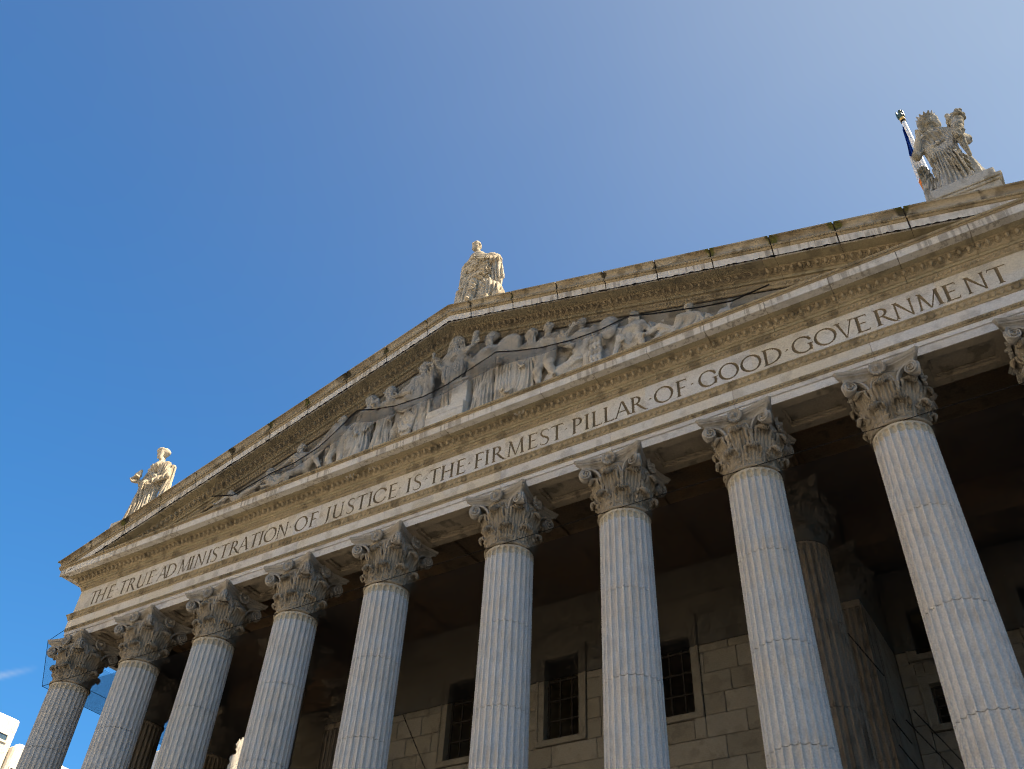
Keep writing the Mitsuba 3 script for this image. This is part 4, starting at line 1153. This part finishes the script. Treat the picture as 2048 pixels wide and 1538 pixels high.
F0 = 18.02
rel('sprawling relief figure at the left tip of the pediment, knees drawn up', dict(head=(-7.95, 19.02), neck=(-8.15, 18.85), sl=(-8.2, 18.85, -.9), sr=(-8.15, 18.72, -.6), el=(-7.9, 18.5), hl=(-7.7, 18.35), pel=(-8.75, 18.5), kl=(-9.3, 19.08), kr=(-9.1, 18.85, -1.0), fl=(-9.6, 18.5), fr=(-9.75, 18.65, -1.0)), 2.0, hair='short', cloth=True)
rel('bowed relief figure with arms folded, second from the left tip', dict(head=(-7.55, 19.35), neck=(-7.42, 19.15), sl=(-7.55, 19.0, -1.0), sr=(-7.1, 19.05), el=(-7.9, 18.7, -1.05), hl=(-8.2, 18.6, -1.1), er=(-7.0, 18.7), hr=(-7.4, 18.62, -1.05), pel=(-6.95, 18.6), kl=(-6.5, 18.75, -1.0), fl=(-6.3, 18.3, -1.0)), 2.1, hair='long', cloth=True, face=(-.8, -.6))
rel('crouching nude relief man looking left with one arm stretched out', dict(head=(-6.25, 19.92), neck=(-6.12, 19.63), sl=(-6.3, 19.5, -1.0), sr=(-5.8, 19.5, -.7), el=(-6.75, 19.25, -1.0), hl=(-7.2, 19.12, -1.0), er=(-5.5, 19.15), hr=(-5.25, 18.95), pel=(-5.9, 18.85), kl=(-6.35, 18.7, -1.1), fl=(-6.5, 18.1, -1.0), kr=(-5.4, 19.2, -1.0), fr=(-5.0, 18.55, -.95)), 2.3, face=(-.85, -.5))
rel('kneeling relief man reaching down to the left under a banner', dict(head=(-4.53, 20.45), neck=(-4.45, 20.12), sl=(-4.62, 19.95, -1.0), sr=(-4.2, 19.95, -.75), el=(-4.75, 19.5, -1.05), hl=(-5.12, 19.15, -1.05), er=(-4.0, 19.5), hr=(-4.1, 19.1), pel=(-4.45, 19.2), kl=(-4.62, 18.75, -1.05), fl=(-4.5, 18.1), kr=(-4.2, 18.6, -.9), fr=(-4.05, 18.1)), 2.5, face=(-.7, -.7))
rel('draped relief woman standing with bowed head, fourth from the left', dict(head=(-3.42, 20.90), neck=(-3.40, 20.55), sl=(-3.68, 20.35), sr=(-3.15, 20.35), el=(-3.8, 19.8), hl=(-3.6, 19.4, -1.05), er=(-3.02, 19.85), hr=(-3.2, 19.45, -1.05), pel=(-3.42, 19.6)), 2.9, robe=(-3.5, 18.02, .50), hair='long', face=(-.6, -.8))
rel('draped relief woman holding an open tablet, fifth from the left', dict(head=(-2.62, 20.92), neck=(-2.58, 20.55), sl=(-2.86, 20.35), sr=(-2.32, 20.35), el=(-3.0, 19.85), hl=(-2.95, 20.15, -1.1), er=(-2.18, 19.85), hr=(-2.2, 19.5, -1.05), pel=(-2.55, 19.6)), 2.9, robe=(-2.62, 18.02, .48), hair='veil', face=(-.75, -.65), extra=lambda c, s, Q: c.slab([-2.95, -1.08, 20.35], [.16, .05, .26], .03, .01, .25))
rel('relief warrior resting one arm on a great round shield', dict(head=(-1.22, 21.40), neck=(-1.2, 21.05), sl=(-1.5, 20.85, -.95), sr=(-.92, 20.88), el=(-1.5, 20.3, -1.1), hl=(-1.95, 20.3, -1.15), er=(-.8, 20.4), hr=(-.72, 20.75, -1.05), pel=(-1.15, 19.85), kl=(-1.22, 19.1), fl=(-1.15, 18.25), kr=(-.98, 19.1), fr=(-.92, 18.25)), 3.2, hair='short', face=(-.8, -.6), cloth=True)
rel('hooded central relief figure standing on a stone block with outstretched arm', dict(head=(.0, 22.02), neck=(.02, 21.62), sl=(-.28, 21.40), sr=(.34, 21.42), el=(-.45, 20.85), hl=(-.5, 21.05, -1.15), er=(.66, 21.28, -1.0), hr=(.86, 21.35, -1.05), pel=(.03, 20.5)), 3.5, robe=(.12, 18.85, .36), hair='veil', pleats=11)
rel('tall draped relief woman standing right of the centre, seen from behind', dict(head=(1.38, 21.50), neck=(1.36, 21.12), sl=(1.05, 20.92), sr=(1.66, 20.9), el=(.98, 20.4), hl=(.8, 20.6, -1.1), er=(1.85, 20.45), hr=(1.95, 20.0, -1.1), pel=(1.33, 20.1)), 3.3, robe=(1.28, 18.02, .42), hair='long', face=(-.95, -.3), pleats=16)
rel('crouching relief warrior with plumed helmet below the tall winged slab', dict(head=(2.12, 19.72), neck=(2.05, 19.45), sl=(1.85, 19.3), sr=(2.3, 19.3), el=(1.8, 18.9), hl=(2.1, 18.75, -1.1), er=(2.45, 18.9), hr=(2.3, 18.6, -1.1), pel=(2.05, 18.6), kl=(2.35, 18.65, -1.05), fl=(2.35, 18.1)), 2.3, hair='long', cloth=True, face=(.6, -.8))
rel('draped relief woman standing behind the seated giant', dict(head=(2.90, 20.90), neck=(2.88, 20.55), sl=(2.62, 20.35), sr=(3.12, 20.35), el=(2.5, 19.85), hl=(2.75, 19.5, -1.05), pel=(2.85, 19.7)), 2.85, robe=(2.72, 18.02, .50), hair='veil', face=(-.8, -.6))
rel('large nude relief man seated on a rock, turning his back', dict(head=(3.55, 20.88), neck=(3.52, 20.55), sl=(3.25, 20.32), sr=(3.86, 20.32, -.9), er=(4.15, 19.95, -1.0), hr=(4.4, 20.25, -1.0), el=(3.12, 19.8), hl=(3.2, 19.4), pel=(3.48, 19.45), kr=(3.72, 19.0, -1.1), fr=(3.92, 18.5, -1.1), kl=(3.32, 18.95, -1.1), fl=(3.38, 18.35, -1.1)), 2.9)
rel('youthful relief man standing with raised arm beside a sheaf of fruit', dict(head=(4.70, 20.48), neck=(4.72, 20.18), sl=(4.48, 20.0), sr=(5.0, 20.0), el=(4.3, 19.75, -1.0), hl=(4.2, 20.05, -1.05), pel=(4.74, 19.35), kl=(4.7, 18.8), fl=(4.66, 18.1), kr=(4.92, 18.8, -.95), fr=(4.9, 18.1, -.95)), 2.6)
rel('seated relief woman with drawn-up knees, third from the right tip', dict(head=(6.40, 19.92), neck=(6.40, 19.65), sl=(6.15, 19.5), sr=(6.64, 19.5), el=(6.0, 19.15), hl=(6.1, 18.85, -1.1), er=(6.85, 19.1), hr=(6.95, 18.75, -1.05), pel=(6.3, 18.7), kl=(6.02, 19.0, -1.1), fl=(5.8, 18.3, -1.1), kr=(6.6, 18.85, -1.0), fr=(6.7, 18.2, -1.0)), 2.3, hair='long', cloth=True)
rel('reclining relief figure leaning on one elbow near the right tip', dict(head=(8.06, 19.36), neck=(8.02, 19.1), sl=(7.8, 18.98, -1.0), sr=(8.28, 18.98), er=(8.45, 18.6), hr=(8.7, 18.4), el=(7.7, 18.6, -1.0), hl=(7.55, 18.45, -1.0), pel=(7.75, 18.55), kl=(7.2, 18.9, -1.0), fl=(6.75, 18.75, -1.05), kr=(7.25, 18.7, -.9), fr=(6.95, 18.45, -.95)), 2.1, cloth=True)
rel('small crouching relief figure at the right tip of the pediment', dict(head=(9.22, 18.92), neck=(9.1, 18.75), sl=(8.95, 18.7), sr=(9.2, 18.6), el=(8.8, 18.5), hl=(8.7, 18.35), pel=(8.85, 18.35), kl=(8.6, 18.6, -1.0), fl=(8.5, 18.2)), 1.6)


def attribute(name, label, c, rough=.006):
    key = put(f'{C}__{name}', shape(c.mesh(rough), 'relief_stone', True)); tag(key, label)


c = Clay([-2.4, -1.2, 18.9], [-.8, -.5, 21.4], .03)
c.ell([-1.62, -.92, 20.15], [.56, .10, .62], .0); c.ell([-1.62, -1.03, 20.15], [.47, .10, .53], 0, cut=True); c.ell([-1.62, -.95, 20.15], [.16, .08, .17], .04)
c.ell([-1.42, -.62, 20.75], [.52, .10, .60], .02)
attribute('relief_shield', 'great round relief shield left of the central figure', c)
c = Clay([-1.95, -1.15, 18.0], [-1.1, -.4, 19.75], .025)
for u in np.linspace(-1, 1, 9): c.cap([-1.52, -.85, 18.1], [-1.52 + .34 * u, -.95, 19.5 - .35 * abs(u)], .03, .045, .02)
for u in (-.8, -.4, 0, .4, .8):
    for q in (.5, .75):
        for g in (-1, 1): c.ell([-1.52 + .34 * u * q + g * .07, -.97, 18.1 + (1.35 - .3 * abs(u)) * q + .05], [.05, .03, .09], .01)
attribute('relief_bush', 'carved bush with leafy branches below the round shield', c)
c = Clay([-1.0, -1.3, 18.6], [-.3, -.7, 21.75], .025)
c.cap([-.60, -1.02, 18.8], [-.68, -1.02, 21.15], .055, .075, 0, flat=.5); c.slab([-.69, -1.02, 21.2], [.20, .06, .05], .03, .02); c.cap([-.69, -1.02, 21.2], [-.71, -1.02, 21.55], .04, .04, .01); c.ell([-.71, -1.02, 21.6], [.07, .06, .07], .01)
attribute('relief_sword', 'upright carved sword left of the central figure', c)
c = Clay([1.5, -1.05, 18.0], [2.85, -.4, 21.5], .03)
c.slab([2.15, -.80, 19.6], [.42, .12, 1.45], .08, 0); c.ell([2.12, -.80, 20.95], [.42, .12, .34], .05); c.ell([2.1, -.96, 20.75], [.34, .07, .34], 0, cut=True)
for q in range(5): c.cap([1.85 + .12 * q, -.93, 18.4], [1.9 + .1 * q, -.93, 20.4], .035, .04, .01)
attribute('relief_wing', 'tall round-topped carved wing right of the centre', c)
c = Clay([5.0, -1.2, 18.0], [6.1, -.4, 20.4], .028)
c.ell([5.56, -.75, 19.95], [.34, .14, .36], .02); c.ell([5.62, -.90, 19.6], [.26, .12, .36], .05)
for r in range(5):
    for q in range(4 - r % 2): c.ell([5.0 + .11 * (r % 2) + .02 + q * .13 - .02, -1.0, 18.35 + r * .24], [.075, .07, .14], .01)
c.ell([5.12, -.78, 19.9], [.14, .12, .3], .03)
attribute('relief_fruit', 'cluster of carved fruit and scaly leaves beside a round vessel', c)
c = Clay([-5.9, -1.1, 19.0], [-4.2, -.4, 20.9], .028)
for q in range(5): c.cap([-5.75 + .06 * q, -.85, 19.25 - .02 * q], [-4.75 + .05 * q, -.85, 20.35 - .05 * q], .055, .05, .012)
attribute('relief_banner', 'folded carved banner slanting over the kneeling man', c)
c = Clay([-4.4, -1.1, 18.0], [-3.3, -.35, 20.2], .03)
c.cap([-3.95, -.7, 18.1], [-3.95, -.7, 19.6], .30, .26, .05, (.06, 8, .3), .7)
attribute('relief_drapery', 'hanging carved drapery between the kneeling man and the first standing woman', c)
c = Clay([3.0, -1.2, 18.0], [5.0, -.35, 19.9], .032)
c.ell([4.1, -.7, 18.5], [.75, .3, .62], .05); c.cap([3.3, -.75, 18.1], [4.6, -.8, 18.9], .3, .25, .08, (.05, 7, .4)); c.cap([4.0, -.9, 19.9], [4.45, -.95, 19.5], .10, .10, .05)
attribute('relief_rock', 'rough carved rock and cloth under the seated giant', c, .02)
c = Clay([.6, -1.25, 20.9], [1.2, -.7, 22.0], .022)
c.cap([.86, -1.02, 21.25], [.95, -1.0, 21.75], .06, .11, .02); c.ell([.97, -1.0, 21.8], [.1, .08, .09], .03); c.cap([.86, -1.02, 21.3], [.62, -1.05, 20.95], .035, .03, .01)
attribute('relief_torch', 'carved torch held out by the central figure', c)
import meshkit
gx, gt = np.meshgrid(np.linspace(-9.4, 9.6, 330), np.linspace(0, 1, 70), indexing='ij')
gz = 18.0 + gt * np.maximum(3.62 - M * np.abs(gx), .1)
P_ = np.stack([gx * 2.2 + .5 * np.sin(gz * 1.3 + gx), gx * 0, gz * .55], -1)
fo = meshkit.fbm(P_ * 1.6, 3, 5); fo2 = np.abs(meshkit.noise(np.stack([gx * 5 + np.sin(gz * 2), gx * 0, gz * .5], -1), 3) - .5) * 2
gy = -.57 - .26 * np.clip((fo - .36) * 3.2, 0, 1) * np.clip((1 - gt) * 6, 0, 1) - .05 * fo2
put(f'{C}__relief_background', shape((np.stack([gx, gy, gz], -1).reshape(-1, 3), grid_faces(330, 70)), 'relief_stone', True))
put(f'{C}__relief_block', shape(join([boxm(-.62, .84, -1.16, -.5, 18.0, 18.22, .01), boxm(-.58, .80, -1.12, -.5, 18.225, 18.60, .01), boxm(-.58, .80, -1.12, -.5, 18.605, 18.86, .01), boxm(.22, .80, -1.0, -.5, 18.866, 19.82, .01), boxm(.18, .84, -1.03, -.5, 19.823, 19.94, 0.01)]), 'frieze_b', False))

# ------------------------------------------------------------------ net and rope over the pediment
ROPE = [(-9.76, 18.84), (-8.56, 18.47), (-6.91, 18.82), (-5.96, 18.86), (-4.94, 19.15), (-4.23, 19.63), (-3.52, 20.2), (-2.79, 19.91), (-1.88, 19.67), (-.73, 19.57), (.13, 19.68), (.57, 19.82), (1.94, 20.26), (2.67, 19.94), (3.55, 19.64), (4.59, 19.44), (5.48, 19.39), (6.47, 19.49), (7.05, 19.23), (8.14, 18.86), (8.52, 18.72), (9.38, 18.49), (10.5, 18.57)]
LOWE = [(-9.74, 18.79), (-8.53, 18.39), (-6.86, 18.62), (-5.89, 18.58), (-4.9, 18.9), (-4.11, 19.06), (-3.54, 19.63), (-2.68, 19.31), (-1.95, 19.26), (-.83, 19.31), (.18, 19.29), (1.01, 19.46), (1.94, 19.55), (2.69, 19.47), (3.54, 19.32), (4.09, 19.3), (5.47, 19.24), (6.46, 19.39), (8.5, 18.68), (10.5, 18.5)]
rx, rz = np.array(ROPE).T; lx, lz = np.array(LOWE).T
xs = np.linspace(-9.7, 10.4, 160); PY = -1.20
zr, zl = np.interp(xs, rx, rz), np.interp(xs, lx, lz)
PN = 'pediment_net'
tag(PN, 'dark bird net roped across the carved figures of the pediment', 'net')
put(f'{PN}__rope', shape(tube(np.c_[xs, np.full(160, PY), zr], .020, 6), 'cord_black', True))
put(f'{PN}__hanging_edge', shape((np.stack([np.c_[xs, np.full(160, PY - .01), zr], np.c_[xs, np.full(160, PY - .03), zl - .005]], 1).reshape(-1, 3), grid_faces(160, 2)), 'net_fold', True))
top = np.maximum(22.565 - M * np.abs(xs), zr + .05)
put(f'{PN}__upper_sheet', shape((np.stack([np.c_[xs, np.full(160, PY), zr], np.c_[xs, np.full(160, PY - .02), zr * .6 + top * .4 - .06], np.c_[xs, np.full(160, -1.296), top]], 1).reshape(-1, 3), grid_faces(160, 3)), 'net_thin', True))
for s in (-1, 1):
    q = np.linspace(.0, 16.6, 260); w = rng.random(260)
    put(f'{PN}__edge_cord', shape(tube(np.c_[s * q, np.full(260, -1.308) + .004 * w, 22.572 - M * q + .016 * (w > .8)], .012 + .014 * (w > .7), 5), 'cord_black', True))

# ------------------------------------------------------------------ the three statues on the roof
HS = .021
def drop(m, zn, k):
    v = np.array(m.vertices); v[:, 2] = np.where(v[:, 2] < zn, zn - (zn - v[:, 2]) * k, v[:, 2]); return trimesh.Trimesh(v, m.faces, process=False)


def statue(name, label): tag(name, label, 'statue')


def pedestal(name, x, y, w, d, z0, z1, mt, cap=.12, pl=.32):
    put(f'{name}__pedestal', shape(join([boxm(x - w / 2 + .10, x + w / 2 - .10, y - d / 2 + .1, y + d / 2 - .1, z0, z1 - cap - .08), boxm(x - w / 2 + .04, x + w / 2 - .04, y - d / 2 + .04, y + d / 2 - .04, z1 - cap - .078, z1 - cap, .02), boxm(x - w / 2, x + w / 2, y - d / 2, y + d / 2, z1 - cap + .002, z1, .015)]), mt, False))
    put(f'{name}__plinth', shape(boxm(x - w / 2 + .1, x + w / 2 - .1, y - d / 2 + .06, y + d / 2 - .06, z1 + .002, z1 + pl, .03), mt, False))


# right: crowned woman with a horn of plenty
S_ = 'roof_statue'
statue(S_, 'grey stone statue of a wreathed woman holding a horn of plenty, at the right end')
pedestal(S_, 15.5, .05, 1.72, 1.5, 18.0, 20.0, 'statue_stone')


def extra_r(c, s, Q):
    P = Q['head']
    for a in np.linspace(-2.0, 2.0, 9):       # wreath of leaves
        d = np.array([math.sin(a), -math.cos(a), 0]); c.cap(P + d * .060 * s + [0, 0, .038 * s], P + d * .082 * s + [0, 0, (.055 + .022 * (int(a * 9) % 2)) * s], .015 * s, .006 * s, .008 * s)
    for g in (-1, 1): c.cap(P + [g * .062 * s, .01, .02 * s], P + [g * .070 * s, .02, -.10 * s], .030 * s, .022 * s, .02 * s)
    for a in np.linspace(0, 2 * np.pi, 16): c.ell(Q['pel'] * .55 + Q['neck'] * .45 + [.105 * s * math.sin(a), -.065 * s * math.cos(a) - .01, -.03 * s + .012 * s * math.sin(3 * a)], [.02 * s, .018 * s, .014 * s], .01 * s)
    h0, h1, h2 = np.array([16.00, -.25, 21.95]), np.array([15.93, -.32, 22.55]), np.array([16.10, -.25, 23.15])
    for q in np.linspace(0, 1, 9):
        p = (1 - q) ** 2 * h0 + 2 * q * (1 - q) * h1 + q * q * h2
        c.ell(p, [.05 + .13 * q] * 2 + [.13], .06)
    r = np.random.default_rng(3)
    for _ in range(34): c.ell(h2 + [r.uniform(-.2, .2), r.uniform(-.2, .14), .04 + r.uniform(0, .24)], [.055 + .03 * r.random()] * 3, .012)
    c.cap([14.85, .05, 22.3], [14.86, .05, 20.86], .13, .24, .06, (.08, 7, .3), .8)
    c.cap([15.95, .15, 22.2], [16.05, .15, 20.86], .13, .24, .06, (.08, 7, .3), .8)
    c.cap([15.66, -.52, 21.72], [15.72, -.38, 21.05], .12, .085, .03)
    c.cap([15.72, -.38, 20.95], [15.76, -.62, 20.88], .085, .06, .03)
    c.cap(Q['sl'] + [0, -.05, 0], Q['pel'] + [.1, -.12, .25], .06, .05, .04)
    for a_, e_ in (('sl', 'el'), ('sr', 'er')): c.cap(Q[a_], Q[e_], .15, .13, .03, (.03, 7, .5))
    c.cap(Q['el'], Q['hl'], .115, .085, .02); c.cap(Q['er'], Q['hr'], .12, .10, .02)
    hand(c, np.array([15.98, -.42, 22.42]), [-.1, -.3, .9], s * 1.15, 1, .8, (0, 1, .2))


put(f'{S_}__figure', shape(drop(drape(person(dict(head=(15.45, 23.70, -.22), neck=(15.43, 23.32, -.16), sl=(15.12, 23.1), sr=(15.78, 23.08), el=(14.84, 22.58, -.22), hl=(15.02, 22.88, -.42), er=(16.12, 22.55, -.1), hr=(15.95, 22.45, -.40), pel=(15.46, 22.25), kr=(15.66, 21.75, -.48)), 3.1, -.1, HS, robe=(15.36, 20.86, .52, -.12), hair='long', face=(-.15, -1), tilt=.1, extra=extra_r, lo=[14.45, -.95, 20.8], hi=[16.55, .6, 24.25], pleats=19, fold=.02, rough=.010, cuts=0), [skirt(15.42, 22.35, .27, 15.33, 20.86, .55, 9, .075), skirt(14.86, 22.3, .14, 14.86, 20.86, .26, 3, .06), diag(15.15, 15.85, 22.62, 23.25, 1, .25, .10, .030)]), 23.3, 1.215), 'statue_stone', True))

# centre: bearded lawgiver in a toga
S_ = 'roof_statue_001'
statue(S_, 'sunlit marble statue of a bearded man in a toga on the pediment peak')
pedestal(S_, .02, .1, 1.95, 1.5, 22.0, 24.0, 'marble', .12, .28)


def extra_c(c, s, Q):
    c.cap([-.40, -.12, 27.15], [.55, -.25, 26.75], .15, .17, .05, (.05, 9, .2))      # mantle over the chest
    c.cap([-.42, -.05, 26.9], [.15, -.30, 26.75], .17, .12, .05, (.05, 9, .2))
    c.cap([.80, -.05, 26.95], [1.02, -.05, 26.1], .19, .15, .06, (.05, 7, .3))
    c.cap([.95, -.02, 26.2], [.92, .0, 25.3], .15, .12, .06, (.05, 7, .3))
    c.cap([-.55, -.12, 26.35], [.6, -.30, 26.35], .14, .15, .06, (.06, 7, .4))
    c.cap([.35, -.05, 26.4], [.55, .15, 25.2], .28, .34, .08, (.05, 9, .4), .8)
    c.cap([-.35, -.1, 26.3], [-.42, -.05, 25.15], .26, .24, .06, (.05, 9, .3), .9)
    c.cap([.10, -.38, 25.95], [.06, -.36, 25.2], .17, .13, .04, (.03, 6, .3))
    c.ell([.08, -.55, 25.12], [.10, .18, .07], .03)
    for q in np.linspace(0, 1, 6): c.cap([-.45 + .03 * q, -.26, 27.1 - .34 * q], [.62, -.34 + .04 * q, 26.9 - .42 * q], .05, .06, .02)
    c.cap([.55, .05, 27.1], [.75, .05, 25.3], .26, .30, .06, (.06, 9, .4))
    c.cap([-.5, -.1, 27.0], [-.5, -.15, 26.2], .20, .17, .05, (.05, 8, .4))
    c.slab([.62, -.32, 25.45], [.26, .10, .40], .03, .01, -.08)                         # tablet at his side
    c.ell([.98, -.2, 25.55], [.15, .17, .18], .03); c.cap([1.02, -.15, 25.45], [1.12, -.15, 25.1], .2, .26, .06, (.05, 7, .4))
    c.ell([-.80, .0, 26.15], [.13, .14, .16], .02); c.cap([-.78, .02, 25.95], [-.74, .0, 25.1], .17, .22, .06, (.05, 7, .4))


put(f'{S_}__figure', shape(drop(drape(person(dict(head=(-.10, 27.98, -.15), neck=(-.04, 27.6, -.1), sl=(-.40, 27.30), sr=(.50, 27.18), er=(.98, 26.78, -.15), hr=(.42, 26.80, -.50), el=(-.52, 26.75), hl=(-.48, 26.25, -.2), pel=(.05, 26.45)), 3.3, -.05, HS, robe=(.0, 25.05, .48, -.05), hair='bald', beard=True, face=(-.25, -1), extra=extra_c, lo=[-1.15, -1.0, 25.0], hi=[1.5, .65, 28.4], pleats=15, fold=.02, rough=.010, cuts=0), [diag(-.55, .75, 26.45, 27.35, -.45, 1, .12, .055, .25), diag(-.6, .05, 25.05, 26.5, 1, -.45, .17, .065), skirt(.85, 26.9, .25, .9, 25.2, .3, 4, .06), diag(.1, .75, 25.5, 26.5, .6, 1, .16, .06)]), 27.6, 1.30), 'marble', True))

# left: woman with an open book, looking away to the left
S_ = 'roof_statue_002'
statue(S_, 'sunlit marble woman holding an open book above the left end of the pediment')
pedestal(S_, -15.5, .05, 1.72, 1.5, 18.0, 19.85, 'marble')


def extra_l(c, s, Q):
    P = Q['head']
    for a in np.linspace(0, 2 * np.pi, 14): c.ell(P + np.array([math.sin(a) * .062 * s, math.cos(a) * .062 * s, .035 * s]), [.022 * s] * 3, .01 * s)
    c.slab([-16.05, -.45, 22.70], [.19, .05, .17], .02, .01, .3); c.slab([-16.0, -.55, 22.50], [.18, .12, .05], .02, .01, .3)
    c.cap([-15.7, -.1, 22.95], [-15.95, -.2, 22.4], .15, .14, .04, (.04, 6, .3))
    c.cap([-14.75, .1, 22.9], [-14.72, .15, 20.7], .17, .26, .06, (.06, 8, .3), .8)
    c.cap([-15.85, .0, 22.6], [-16.2, .0, 20.7], .24, .32, .06, (.08, 9, .3), .8)
    c.cap([-15.9, -.12, 23.05], [-15.0, -.25, 22.35], .10, .11, .05, (.04, 7, .3))
    c.cap([-15.45, -.35, 22.2], [-15.75, -.32, 20.7], .15, .17, .05, (.05, 6, .3))


put(f'{S_}__figure', shape(drop(drape(person(dict(head=(-15.42, 23.70, -.15), neck=(-15.34, 23.32, -.1), sl=(-15.72, 23.08), sr=(-14.92, 23.05), er=(-14.62, 22.45, -.1), hr=(-15.0, 22.12, -.42), el=(-15.88, 22.50, -.15), hl=(-15.98, 22.40, -.48), pel=(-15.35, 22.2)), 3.15, -.05, HS, robe=(-15.5, 20.64, .52, -.05), hair='long', face=(-.85, -.55), extra=extra_l, lo=[-16.85, -.95, 20.6], hi=[-14.2, .6, 24.2], pleats=17, fold=.02, rough=.010, cuts=0), [skirt(-15.40, 22.25, .32, -15.55, 20.64, .62, 9, .07), diag(-15.85, -14.95, 22.3, 23.15, 1, .55, .12, .035), skirt(-14.74, 22.9, .16, -14.72, 20.7, .24, 3, .05)]), 23.3, 1.165), 'marble', True))
